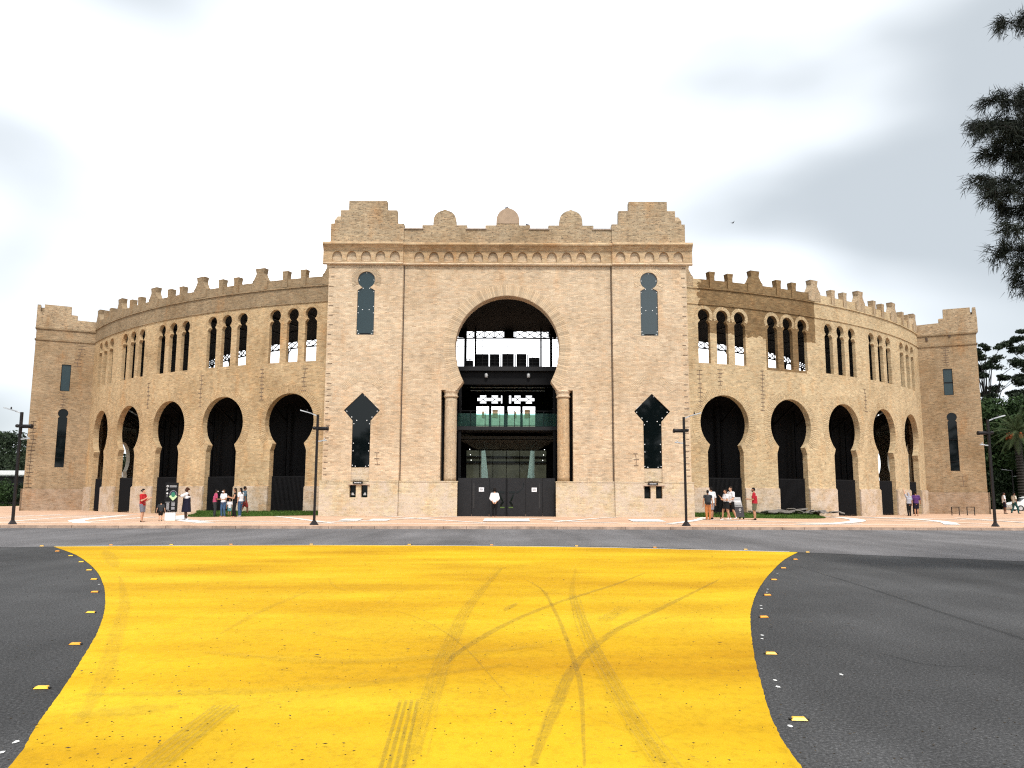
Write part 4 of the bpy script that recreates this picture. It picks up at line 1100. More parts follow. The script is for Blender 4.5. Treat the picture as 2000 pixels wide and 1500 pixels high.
for k in range(7): mb = MB(); x = X0 - 2.95 + k * .95; mb.box(x - .02, x + .02, 57.9, 57.96, 2.5, 4.52); mb.build('mullion', M['steel'], scr)
for sg in (-1, 1):
    mb = MB(); yf = 59.6; xo, xi_t, xi_b = X0 + sg * 1.93, X0 + sg * 1.66, X0 + sg * 1.36
    mb.add([(xo, yf, 2.0), (xi_b, yf, 2.0), (xi_t, yf, 4.62), (xo, yf, 4.62)], [(0, 1, 2, 3)])
    own(mb.build('tapered_fin', M['mint']))
mb = MB(); mb.box(X0 - 7, X0 + 7, 71, 71.3, 0, 5.25); aw = own(mb.build('darkening_backdrop_wall', M['darkening_backdrop_wall']))  # wall added behind the glazing to darken the view through it
mb = MB(); mb.box(X0 - 7, X0 + 7, 70.9, 71.0, 4.1, 4.25); mb.box(X0 - 7, X0 + 7, 70.9, 71.0, 4.6, 4.7); tag(mb.build('rail', M['steel'], aw), kind='stuff')
# soffit over the entrance
mb = MB(); mb.box(X0 - 3.1, X0 + 3.1, 52, 52.1, 4.86, 5.10)
mb.add([(X0 - 3.1, 52, 4.85), (X0 + 3.1, 52, 4.85), (X0 + 2.2, 57.6, 4.55), (X0 - 2.2, 57.6, 4.55), (X0 - 3.1, 52, 4.9), (X0 + 3.1, 52, 4.9), (X0 + 2.2, 57.6, 4.6), (X0 - 2.2, 57.6, 4.6)],
       [(0, 3, 2, 1), (4, 5, 6, 7), (0, 1, 5, 4), (1, 2, 6, 5), (2, 3, 7, 6), (3, 0, 4, 7)])
own(mb.build('soffit', M['soffit']))
mb = MB()
for x, z_ in ((-2.45, 4.3), (-2.4, 3.95), (-2.35, 3.6), (2.42, 4.3), (2.36, 3.95), (2.3, 3.6)): mb.ball((X0 + x, 53, z_), .028, 8, 5)
lm = NT('small_lamp'); lm.out((1, 1, .95)); lm.b.inputs['Emission Color'].default_value = (1, 1, .92, 1); lm.b.inputs['Emission Strength'].default_value = 1.2
own(tag(mb.build('small_lamps', lm.m), kind='stuff'))
for x in (-3.5, -2.9, 2.9, 3.5): mb = MB(); mb.box(X0 + x - .08, X0 + x + .08, 49.7, 49.86, 0, 8.3); own(mb.build('portal_post', M['steel']))
# entrance gate
eg = own(MB().build('entrance_gate', M['steel_grey']))
eg['label'] = 'charcoal steel entrance gate of six leaves'
lx = [-2.87, -2.07, -1.03, 0.02, 1.13, 2.13, 2.87]
YG = 48.42
for a, b_ in zip(lx, lx[1:]):
    mb = MB(); mb.box(X0 + a + .008, X0 + b_ - .008, YG, YG + .05, .10, 2.25 + GZ); mb.build('door_leaf', M['steel_grey'], eg)
for x in (-1.94, 1.94):
    mb = MB(); mb.box(X0 + x - .045, X0 + x + .045, YG - .012, YG - .001, .58, 2.05); mb.build('pull_slot', M['rubber'], eg)
mb = MB(); mb.box(X0 - .045, X0 + .045, YG - .03, YG - .001, .12, 2.33); mb.build('meeting_stile', M['steel'], eg)
for x in (-1.49, 1.63):
    mb = MB(); mb.box(X0 + x - .15, X0 + x + .15, YG - .008, YG - .002, 1.56, 1.80); pp = mb.build('paper_notice', M['paper'], eg)
    mb = MB()
    for k in range(3): mb.box(X0 + x - .10, X0 + x + .08 + .02 * (k % 2), YG - .012, YG - .009, 1.63 + k * .045, 1.648 + k * .045)
    mb.build('printed_lines', M['ink'], pp)
emb = panel  # bull-horn shaped emblem cut in dark glass, mirrored over the two middle leaves
def flatpoly(pts, mat, name, parent, t_=YG - .01, th=.008):
    v, f, u = panel(pts, [], th, lambda a, b_, c_: (X0 + a, t_ + c_, b_))
    return panels_obj(name, [(v, f, u)], mat, parent)
mirror = lambda pts, sg: [(sg * x, z_) for x, z_ in pts]
M['green_reflection'] = plain('painted_green_reflection', (0.06, 0.11, 0.02), 0.8)  # green reflection painted as the colour of a plate
for sg in (-1, 1):
    for pts in ([(.13, 1.46), (.50, 1.46), (.50, 1.58), (.13, 1.58)], [(.54, 1.46), (.60, 1.46), (.76, 1.54), (.76, 1.63), (.58, 1.56)], [(.79, 1.57), (.86, 1.61), (.86, 1.68), (.79, 1.64)],
                [(.89, 1.66), (.97, 1.76), (.95, 1.82), (.88, 1.72)], [(.97, 1.84), (1.03, 1.86), (1.03, 1.93), (.97, 1.91)], [(.98, 1.96), (1.04, 1.96), (1.03, 2.08), (.98, 2.06)],
                [(.37, 1.41), (.46, 1.41), (.30, 1.02), (.20, 1.00)], [(.13, .98), (.27, .98), (.38, .78), (.38, .70), (.30, .70), (.22, .84)]):
        flatpoly(mirror(pts, sg), M['pane_dark'], 'emblem_piece', eg)
    flatpoly(mirror([(.12, .60), (.38, .60), (.38, .67), (.12, .67)], sg), M['green_reflection'], 'emblem_piece', eg)

# ---- end towers
def end_tower(sg):
    a = radians(rel(sg * 52.5)); pj = (XC + R * sin(a), YC - R * cos(a)); d = radians(65)
    dv = (sg * sin(d), -cos(d)); nv = (sg * cos(d), sin(d))      # along the flank, and back into the tower
    def fm(u, v_, t_): return (pj[0] + dv[0] * u + nv[0] * t_, pj[1] + dv[1] * u + nv[1] * t_, v_)
    if sg < 0: W2 = (1.47, 2.1); wr = (1.60, 2.28); kc = 1.92
    else: wr = (1.72, 2.40); kc = 2.14
    kh = arch_hole(kc, 7.72, .37, 7.44, 7.34, .33, 3.40, n=14)
    win = [(wr[0], 9.52), (wr[1], 9.52), (wr[1], 11.68), (wr[0], 11.68)]
    name = 'left' if sg < 0 else 'right'
    body = panel([(-1.0, -.3), (4.26, -.3), (4.26, 14.55), (-1.0, 14.55)], [kh, win], .6, fm, zcuts=(5, 10))
    back = panel([(-1.0, -.3), (4.26, -.3), (4.26, 14.55), (-1.0, 14.55)], [], .6, fm, t0=10.6)
    capm = lambda u, v_, t_: (pj[0] + dv[0] * (4.26 - t_) + nv[0] * u, pj[1] + dv[1] * (4.26 - t_) + nv[1] * u, v_)
    front = panel([(.6, -.3), (10.6, -.3), (10.6, 14.55), (.6, 14.55)], [], .6, capm)
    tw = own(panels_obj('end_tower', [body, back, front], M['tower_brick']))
    tw['label'] = 'brick tower closing the %s end of the arcade' % name
    pl = panel([(-.02, -.3), (4.40, -.3), (4.40, 1.70), (-.02, 1.70)], [], .14, fm, t0=-.13)
    pl2 = panel([(-.13, -.3), (10.6, -.3), (10.6, 1.70), (-.13, 1.70)], [], .13, capm, t0=-.135)
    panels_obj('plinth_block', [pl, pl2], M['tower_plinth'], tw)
    # parapet
    if sg < 0: st = [(-.3, 14.551), (4.32, 14.551), (4.32, 16.42), (4.08, 16.42), (4.05, 15.85), (3.82, 15.85), (3.80, 16.48), (1.90, 16.46), (1.88, 15.78), (1.42, 15.76), (1.42, 15.38), (-.3, 15.34)]
    else: st = [(-.3, 14.551), (4.42, 14.551), (4.42, 15.6), (4.36, 16.58), (4.14, 16.58), (4.10, 16.0), (3.98, 16.0), (3.96, 16.60), (2.02, 16.60), (2.02, 15.85), (1.66, 15.85), (1.66, 15.50), (-.3, 15.42)]
    pr = panel(st, [], .5, fm, t0=-.05)
    pb = panel([(.5, 14.551), (10.6, 14.551), (10.6, 15.3), (8.5, 15.3), (8.5, 16.4), (3.0, 16.4), (3.0, 15.3), (1.2, 15.3), (1.2, 16.3), (.5, 16.3)], [], .5, capm, t0=-.05)
    panels_obj('stepped_parapet', [pr, pb], M['parapet_brick'], tw)
    for za, zb_, q in ((13.55, 13.66, .07), (14.46, 14.58, .08)):
        panels_obj('string_course', [panel([(-.02, za), (4.26 + q, za), (4.26 + q, zb_), (-.02, zb_)], [], q + .02, fm, t0=-q),
                                     panel([(-q, za), (10.6, za), (10.6, zb_), (-q, zb_)], [], q + .02, capm, t0=-q - .002)], M['ring_left_dark'], tw)
    # panes
    w = own(panels_obj('window', [panel([(x, z_) for x, z_ in win], [], .03, fm, t0=.08)], M['pane_teal'])); w['label'] = 'rectangular teal glass window high on the %s end tower' % name
    mbx = MB(); zs = [9.52, 10.55, 11.68] if sg > 0 else [9.52, 11.68]
    for zz in zs: mbx.bar(fm(wr[0], zz, .06), fm(wr[1], zz, .06), .06, .06)
    for uu in wr: mbx.bar(fm(uu, 9.52, .06), fm(uu, 11.68, .06), .05, .05)
    mbx.build('window_frame', M['steel'], w)
    w = own(panels_obj('window', [panel(kh, [], .03, fm, t0=.10)], M['pane_dark'])); w['label'] = 'tall keyhole window of dark glass on the %s end tower' % name
    for zz in (3.42, 4.15, 5.9): mbx = MB(); mbx.bar(fm(kc - .33, zz, .08), fm(kc + .33, zz, .08), .04, .05); mbx.build('glazing_bar', M['steel'], w)
    if sg < 0:
        stitches(tw, fm, 3.95, 1.8, 7.0, 19, .46, lean=-.004, mat='joint'); stitches(tw, fm, 1.2, 11.6, 13.3, 7, .5, lean=-.05); stitches(tw, fm, 2.0, 8.2, 9.3, 6, .35)
    else:
        stitches(tw, fm, 2.0, 12.0, 13.4, 8, .5); stitches(tw, fm, 2.6, 2.2, 3.0, 3, .55); stitches(tw, fm, 2.6, .9, 1.5, 3, .4)
        mbx = MB()
        for u_, z_ in ((.62, 14.2), (2.3, 14.4)): mbx.bar(fm(u_, z_, -.02), fm(u_ + .16, z_, -.02), .1, .24)
        mbx.build('vent_hole', M['joint'], tw)
    return tw
end_tower(-1); end_tower(1)

# ------------------------------------------------------------------ grass beds and rubble
def grass_bed(name, near, far_a0, far_a1, label):
    """bed between a curved front edge and the foot of the ring wall"""
    pts = catmull(near, 6); n = len(pts); V = []; F = []; m_ = 7
    for i, p in enumerate(pts):
        a = far_a0 + (far_a1 - far_a0) * i / (n - 1); qx, qy, _ = ringmap(a * D2S, 0, -.12)
        for j in range(m_):
            t_ = j / (m_ - 1); x = p.x + (qx - p.x) * t_; y = p.y + (qy - p.y) * t_
            V.append((x, y, zg(x, y) + 0.012 + 0.20 * sstep(t_, 0.02, .9) + random.uniform(-.01, .02) * (0 < j < m_ - 1)))
    for i in range(n - 1):
        for j in range(m_ - 1):
            a = i * m_ + j; F.append((a, a + m_, a + m_ + 1, a + 1))
    k = len(V)
    for b in range(5200):           # short blades
        i = random.randrange(n - 1); j = random.randrange(m_ - 1); u_, v_ = random.random(), random.random()
        A, B_, C_ = Vector(V[i * m_ + j]), Vector(V[(i + 1) * m_ + j]), Vector(V[i * m_ + j + 1])
        q = A + (B_ - A) * u_ + (C_ - A) * v_; an = random.random() * 6.28; w = .02; h = random.uniform(.04, .11)
        d = Vector((cos(an) * w, sin(an) * w, 0)); l = Vector((random.uniform(-.03, .03), random.uniform(-.03, .03), h))
        kk = len(V); V += [tuple(q - d), tuple(q + d), tuple(q + l)]; F.append((kk, kk + 1, kk + 2))
    me = bpy.data.meshes.new(name); me.from_pydata(V, [], F); me.update()
    return tag(link_mesh(name, me, M['grass']), label, 'grass', kind='stuff')
grass_bed('grass_bed', [(-20.2, 52.6), (-19.6, 49.6), (-18.2, 47.6), (-15.6, 48.1), (-13.0, 49.4), (-11.4, 50.0)], rel(-28.5), rel(-15.0), 'strip of mown grass at the foot of the left arcade')
grass_bed('grass_bed', [(10.8, 49.8), (12.6, 49.0), (15.4, 48.5), (17.8, 49.1), (19.4, 51.0), (20.0, 53.6)], rel(15.0), rel(29.0), 'rounded grass bed at the foot of the right arcade')

def slab_mesh():
    n = random.choice((5, 6, 7)); L = random.uniform(.28, .6); W = L * random.uniform(.45, .8); th = random.uniform(.03, .07)
    pts = [(L * cos(2 * pi * k / n + random.uniform(-.25, .25)) * random.uniform(.75, 1.1), W * sin(2 * pi * k / n + random.uniform(-.25, .25)) * random.uniform(.75, 1.1)) for k in range(n)]
    mb = MB(); mb.add([(x, y, 0) for x, y in pts] + [(x * .96, y * .96, th) for x, y in pts], [tuple(range(n))[::-1], tuple(range(n, 2 * n))] + [(i, (i + 1) % n, (i + 1) % n + n, i + n) for i in range(n)])
    return mb.mesh('slate_slab')
for k in range(34):
    u_ = k / 33; a = 21.0 + 8.6 * u_ + random.uniform(-.4, .4)
    x, y, _ = ringmap(rel(a) * D2S, 0, -random.uniform(.45, 1.5))
    pile = .10 + .24 * max(0, 1 - abs(u_ - .45) * 1.5) * random.random()
    me = slab_mesh(); me.materials.append(M['slate'])
    o = link_mesh('slate_slab', me, None, None, (x, y, zg(x, y) + .16 + pile)); o.rotation_euler = (random.uniform(-.3, .3), random.uniform(-.3, .3), random.random() * 6.28)
    tag(o, 'broken grey slate slab in the heap lying on the right grass bed', 'stone slab', 'slate slabs heaped on the right grass bed')

# ------------------------------------------------------------------ lamp posts
def lamp_post(x, y, s, label, grp='lamp posts along the kerb'):
    """s = +1: lamp head points to -x, floodlights to +x"""
    r_ = empty('lamp_post', (x, y, zg(x, y)), 0, label, 'lamp post', grp)
    mb = MB(); mb.bar((0, 0, .1), (0, 0, 5.0), .10, .10); mb.build('pole', M['pole'], r_)
    mb = MB(); mb.lathe([(.21, 0), (.20, .03), (.10, .16), (.09, .2)], 4, smooth=False); mb.build('base_plate', M['pole'], r_)
    mb = MB(); mb.bar((0, 0, 4.93), (-s * .3, 0, 5.05), .05); a = mb.build('arm', M['grey_metal'], r_)
    mb = MB(); mb.add([(-s * .25, -.09, 5.02), (-s * .25, .09, 5.02), (-s * .8, .12, 5.17), (-s * .8, -.12, 5.17), (-s * .25, -.08, 5.06), (-s * .25, .08, 5.06), (-s * .8, .09, 5.22), (-s * .8, -.09, 5.22)],
                      [(0, 3, 2, 1), (4, 5, 6, 7), (0, 1, 5, 4), (1, 2, 6, 5), (2, 3, 7, 6), (3, 0, 4, 7)])
    hd = mb.build('lamp_head', M['lamp_grey'], r_)
    mb = MB(); mb.lathe([(.03, 5.14), (.035, 5.19), (.02, 5.24)], 8, (-s * .5, 0)); mb.build('sensor', M['pole'], hd)
    mb = MB(); mb.tube([(s * .06, 0, 4.36), (s * .44, .02, 4.36), (s * .47, .02, 4.37)], [.085, .085, .075], 12); mb.tube([(s * .42, .02, 4.36), (s * .5, .02, 4.36)], [.10, .10], 12); mb.build('floodlight', M['pole'], r_)
    mb = MB(); mb.tube([(-s * .06, 0, 4.37), (-s * .17, -.02, 4.38), (-s * .21, -.02, 4.38)], [.07, .08, .06], 12); mb.build('floodlight', M['pole'], r_)
    mb = MB(); mb.bar((0, -.07, 4.36), (0, .07, 4.36), .2, .09); mb.bar((s * .0, -.05, 3.9), (0, -.05, 4.3), .035); mb.build('bracket', M['pole'], r_)
    mb = MB(); mb.bar((s * .06, 0, 3.78), (s * .22, 0, 3.79), .05); mb.tube([(s * .2, 0, 3.80), (s * .44, 0, 3.82)], .035, 8); mb.ball((s * .33, 0, 3.88), .03, 8, 5); mb.build('camera', M['grey_metal'], r_)
    return r_
M['pole'] = plain('dark_brown_black_paint', (0.013, 0.010, 0.010), 0.5, var=0.1, spec=0.25)
M['lamp_grey'] = plain('lamp_head_grey', (0.24, 0.25, 0.26), 0.4)
lamp_post(-22.19, 36.57, 1, 'dark lamp post at the far left by the left end tower')
lamp_post(-8.95, 37.2, 1, 'dark lamp post in front of the left edge of the gatehouse')
lamp_post(7.96, 37.7, -1, 'dark lamp post in front of the right edge of the gatehouse')
lamp_post(22.5, 38.4, -1, 'dark lamp post at the far right by the right end tower')
fl = empty('street_lamp', (60.5, 99, 0), 0, 'thin double armed street lamp far off under the palm', 'street lamp')
mb = MB(); mb.bar((0, 0, 0), (0, 0, 4.6), .12); mb.build('pole', M['pole'], fl)
for x, z_ in ((-1.2, 4.6), (1.4, 3.9)): mb = MB(); mb.bar((0, 0, z_ - .1), (x, 0, z_), .06); mb.bar((x * .5, 0, z_), (x, 0, z_ + .02), .2, .08); mb.build('lamp_head', M['lamp_grey'], fl)

# ------------------------------------------------------------------ signs
tot = empty('information_totem', (-17.50, 42.1, zg(-17.5, 42.1)), radians(14), 'black information totem with white base and green map', 'information sign')
M['black_gloss'] = plain('black_sign_panel', (0.008, 0.008, 0.009), 0.4, var=.05, spec=.2)
mb = MB(); mb.box(-.25, .25, -.1, .1, 0, .44); mb.build('base', M['white_metal'], tot)
mb = MB(); mb.box(-.30, .30, -.13, .13, .44, 1.93); pnl_ = mb.build('panel', M['black_gloss'], tot)
def sgn(name, boxes, mat, par, y=-.134):
    mb = MB()
    for x0, x1, z0, z1 in boxes: mb.box(x0, x1, y, y + .003, z0, z1)
    return mb.build(name, mat, par)
M['print_white'] = plain('white_print', (0.62, 0.62, 0.62), .8, var=.03); M['print_grey'] = plain('grey_print', (0.34, 0.34, 0.36), .8, var=.03)
M['map_green'] = plain('map_green', (0.02, 0.17, 0.10), .7); M['map_pale'] = plain('map_pale_green', (0.48, 0.62, 0.36), .7); M['map_blue'] = plain('map_navy', (0.02, 0.02, 0.05), .7)
def disc(name, c, rx, rz, mat, par, y, hole=0, n=24):
    o_ = [(c[0] + rx * cos(2 * pi * k / n), c[1] + rz * sin(2 * pi * k / n)) for k in range(n)]
    h_ = [[(c[0] + rx * hole * cos(2 * pi * k / n), c[1] + rz * hole * sin(2 * pi * k / n)) for k in range(n)]] if hole else []
    v, f, u = panel(o_, h_, .003, lambda a, b_, t_: (a, y - t_, b_)); return panels_obj(name, [(v, f, u)], mat, par)
disc('logo', (-.19, 1.74), .052, .055, M['print_white'], pnl_, -.132, hole=.5)
sgn('title', [(-.09 + k * .042, -.058 + k * .042, 1.73, 1.77) for k in range(8)], M['print_white'], pnl_)
sgn('small_text', [(-.09, .24, 1.66, 1.67)], M['print_grey'], pnl_)
sgn('pictogram', [(-.23, -.17, 1.60, 1.62), (-.23, -.15, 1.56, 1.58), (-.23, -.19, 1.52, 1.60), (-.23, -.16, 1.25, 1.26), (-.22, -.17, 1.20, 1.21)], M['print_white'], pnl_)
disc('pictogram', (-.19, 1.38), .042, .05, M['print_white'], pnl_, -.132)
disc('map_ring', (.10, 1.32), .175, .21, M['print_grey'], pnl_, -.132, hole=.93)
disc('map_field', (.10, 1.32), .155, .19, M['map_blue'], pnl_, -.1315)
disc('map_plaza', (.10, 1.32), .098, .13, M['map_green'], pnl_, -.137)
v, f, u = panel([(-.10, 1.22), (.0, 1.30), (.10, 1.20), (.20, 1.30), (.30, 1.22), (.10, 1.0)], [], .003, lambda a, b_, t_: (a, -.1345 - t_, b_)); panels_obj('map_lawn', [(v, f, u)], M['map_pale'], pnl_)
sgn('list_heading', [(-.25, -.05, .925, .94), (.02, .20, .925, .94)], M['print_white'], pnl_)
sgn('list_text', [(-.20, -.07, .56 + k * .022, .575 + k * .022) for k in range(15)], M['print_grey'], pnl_)['kind'] = 'stuff'
sgn('list_text', [(.04, .20, .74 + k * .022, .755 + k * .022) for k in range(7)] + [(.04, .20, .56 + k * .022, .575 + k * .022) for k in range(6)], M['print_grey'], pnl_)['kind'] = 'stuff'
sgn('list_text', [(-.14, .0, .49, .505)], M['print_grey'], pnl_)

lec = empty('information_lectern', (12.72, 45.9, zg(12.62, 45.9)), radians(-8), 'grey slanted information lectern on feet beside the man in red', 'information sign')
M['lec'] = plain('slate_grey_paint', (0.050, 0.052, 0.062), .5, var=.05)
def sheared(z0, z1, y=0, w=.23, d=.09, lean=-.33):
    x0, x1 = lean * z0 / 1.2, lean * z1 / 1.2
    mb = MB(); mb.add([(x0 - w, y - d, z0), (x0 + w, y - d, z0), (x0 + w, y + d, z0), (x0 - w, y + d, z0), (x1 - w, y - d + .1 * (z1 > .9), z1), (x1 + w, y - d + .1 * (z1 > .9), z1), (x1 + w, y + d + .1 * (z1 > .9), z1), (x1 - w, y + d + .1 * (z1 > .9), z1)],
                      [(0, 3, 2, 1), (4, 5, 6, 7), (0, 1, 5, 4), (1, 2, 6, 5), (2, 3, 7, 6), (3, 0, 4, 7)])
    return mb
sheared(.12, .70, lean=-.12).build('pedestal', M['lec'], lec)
tp = sheared(.70, 1.22, lean=-.20).build('reading_board', M['grey_metal'], lec)
mb = MB(); mb.box(-.06, .0, -.06, .06, 0, .13); mb.box(.14, .2, -.06, .06, 0, .10); mb.build('foot', M['steel'], lec)
disc('logo', (-.02, .53), .065, .065, M['print_white'], lec, -.0915, hole=.55)
sgn('logo_text', [(-.05, -.01, .40, .42), (-.05, .02, .37, .385)], M['print_white'], lec, -.094)
for z0, z1, mt in ((.92, 1.02, 'paper'), (.74, .765, 'ink'), (.79, .80, 'print_grey'), (.84, .85, 'print_grey'), (1.10, 1.11, 'print_grey')):
    mb = MB(); zz = (z0 + z1) / 2; x0 = -.20 * zz / 1.2; yy = -.094 + .1 * (zz - .70) / .52
    mb.box(x0 - .19, x0 + .19, yy - .003, yy + .02, z0, z1); mb.build('printed_panel' if mt != 'ink' else 'printed_strip', M[mt], tp)
fs = empty('folding_stand', (11.6, 46.2, zg(11.6, 46.2)), 0, 'low dark folding stand behind the walking couple', 'folding stand')
mb = MB(); mb.bar((-.35, 0, 0), (-.35, 0, .45), .05); mb.bar((-.35, 0, .42), (.05, .1, .25), .03); mb.bar((.05, .1, .45), (-.3, .1, .2), .03); mb.bar((.1, 0, 0), (.05, .1, .45), .03); mb.build('frame', M['steel'], fs)

for k, (x, y) in enumerate(((32.65, 60.6), (33.95, 60.9))):
    rk = empty('bicycle_rack', (x, y, 0), radians(8), 'black hoop bicycle rack %s at the foot of the right end tower' % ('nearer the arches' if k == 0 else 'nearer the lamp post'), 'bicycle rack', 'bicycle racks')
    mb = MB(); mb.bar((-.3, 0, 0), (-.3, 0, .60), .045); mb.bar((.3, 0, 0), (.3, 0, .60), .045); mb.bar((-.32, 0, .60), (.32, 0, .60), .045); mb.build('hoop', M['pole'], rk)
    mb = MB(); mb.box(-.36, -.24, -.06, .06, 0, .012); mb.box(.24, .36, -.06, .06, 0, .012); tag(mb.build('foot_plate', M['pole'], rk), kind='stuff')

# ------------------------------------------------------------------ road studs
def stud_proto(mat):
    mb = MB()
    mb.add([(-.085, -.05, 0), (.085, -.05, 0), (.085, .05, 0), (-.085, .05, 0), (-.06, -.028, .022), (.06, -.028, .022), (.06, .028, .022), (-.06, .028, .022)],
           [(0, 3, 2, 1), (4, 5, 6, 7), (0, 1, 5, 4), (1, 2, 6, 5), (2, 3, 7, 6), (3, 0, 4, 7)])
    b = mb.mesh('stud_body'); b.materials.append(mat)
    mb = MB()
    for s_ in (-1, 1): mb.lathe([(.022, .0), (.022, .014), (.01, .016)], 8, (s_ * .088, 0))
    c = mb.mesh('stud_end'); c.materials.append(M['rubber']); return b, c
sp = [stud_proto(M['orange']), stud_proto(M['orange2'])]
studs = {'left': [(-13.42, 23.59), (-11.86, 21.58), (-10.68, 20.04), (-9.51, 18.3), (-8.35, 16.39), (-7.38, 14.68), (-6.42, 12.82), (-5.37, 10.66), (-4.4, 8.47), (-3.67, 6.61), (-3.15, 4.5)],
         'right': [(7.96, 22.31), (6.77, 19.82), (5.71, 17.47), (4.74, 15.06), (3.91, 12.77), (3.16, 10.5), (2.5, 8.12), (1.96, 5.8), (1.8, 3.6)],
         'far': [(-11.73, 24.17), (-10.09, 24.48), (-8.41, 24.73), (-6.05, 24.91), (-3.11, 25.0), (-0.62, 24.88), (1.91, 24.55), (4.16, 24.12), (6.59, 23.37)]}
ORD = ['first', 'second', 'third', 'fourth', 'fifth', 'sixth', 'seventh', 'eighth', 'ninth', 'tenth', 'eleventh']
for side, L_ in studs.items():
    for i, (x, y) in enumerate(L_):
        a = 0 if side != 'left' else radians(6)
        n_ = len(L_)
        if side == 'far': lab = 'small orange road stud behind the white line, %s from the left' % ORD[i]
        else: lab = 'orange road stud, %s from the far corner along the %s edge of the yellow area' % (ORD[i], side)
        r_ = empty('road_stud', (x, y, ZR + .005), a + random.uniform(-.12, .12), lab, 'road stud', 'road studs round the yellow area')
        r_.scale = (.64, .64, .75)
        b, c = sp[0 if random.random() < .55 else 1]
        link_mesh('body', b, None, r_); link_mesh('end_cap', c, None, r_)

# ------------------------------------------------------------------ people
SKIN = {k: flat('skin_' + k, v, .6) for k, v in dict(light=(.55, .31, .20), tan=(.42, .22, .13), brown=(.16, .075, .045), dark=(.075, .035, .022)).items()}
CLO = {k: flat('cloth_' + k, v, .85, .15) for k, v in dict(red=(.42, .02, .025), crimson=(.36, .018, .03), white=(.72, .72, .74), navy=(.012, .012, .025), black=(.010, .010, .011), grey=(.16, .16, .19),
        olive=(.115, .115, .075), jeans=(.05, .10, .19), pink=(.42, .07, .14), slate=(.07, .115, .15), rust=(.24, .035, .03), charcoal=(.035, .038, .042), teal=(.12, .32, .33), purple=(.085, .035, .14),
        palegrey=(.34, .35, .40), darkteal=(.02, .08, .08), cream=(.52, .48, .40), hair=(.010, .008, .007), brownhair=(.05, .018, .010), darkbrown=(.03, .018, .012)).items()}

def frustum(mb, a, b, ra, rb, n=12, round_a=True, round_b=True, side=Vector((1, 0, 0))):
    """tapered elliptical limb piece with rounded ends"""
    a = Vector(a); b = Vector(b); d = b - a; L = d.length; d.normalize()
    if not hasattr(ra, '__len__'): ra = (ra, ra)
    if not hasattr(rb, '__len__'): rb = (rb, rb)
    s_ = side - d * side.dot(d)
    if s_.length < .1: s_ = Vector((0, 1, 0)) - d * d.y
    s_.normalize(); q = d.cross(s_)
    rings = []
    if round_a:
        for k in (2, 1): t_ = k / 3 * pi / 2; rings.append((a - d * sin(t_) * min(ra), (ra[0] * cos(t_), ra[1] * cos(t_))))
    rings.append((a, ra)); rings.append((b, rb))
    if round_b:
        for k in (1, 2): t_ = k / 3 * pi / 2; rings.append((b + d * sin(t_) * min(rb), (rb[0] * cos(t_), rb[1] * cos(t_))))
    k = len(mb.v)
    for c, r in rings: mb.v += [tuple(c + s_ * cos(2 * pi * j / n) * r[0] + q * sin(2 * pi * j / n) * r[1]) for j in range(n)]
    for i in range(len(rings) - 1):
        for j in range(n): mb.f.append((k + i * n + j, k + i * n + (j + 1) % n, k + (i + 1) * n + (j + 1) % n, k + (i + 1) * n + j))
    mb.f.append(tuple(k + j for j in reversed(range(n)))); mb.f.append(tuple(k + (len(rings) - 1) * n + j for j in range(n)))

def remeshed(mb, name, mat, parent, voxel=.012, smooth=2):
    me = bpy.data.meshes.new(name); me.from_pydata(mb.v, [], mb.f); me.update()
    o = bpy.data.objects.new(name, me); COL.objects.link(o)
    md = o.modifiers.new('r', 'REMESH'); md.mode = 'VOXEL'; md.voxel_size = voxel; md.use_smooth_shade = True
    if smooth: sm = o.modifiers.new('s', 'SMOOTH'); sm.factor = .5; sm.iterations = smooth
    dg = bpy.context.evaluated_depsgraph_get(); ev = o.evaluated_get(dg)
    nm = bpy.data.meshes.new_from_object(ev)
    o.modifiers.clear(); o.data = nm; bpy.data.meshes.remove(me); nm.name = name
    nm.materials.clear(); nm.materials.append(mat); o.parent = parent
    return o

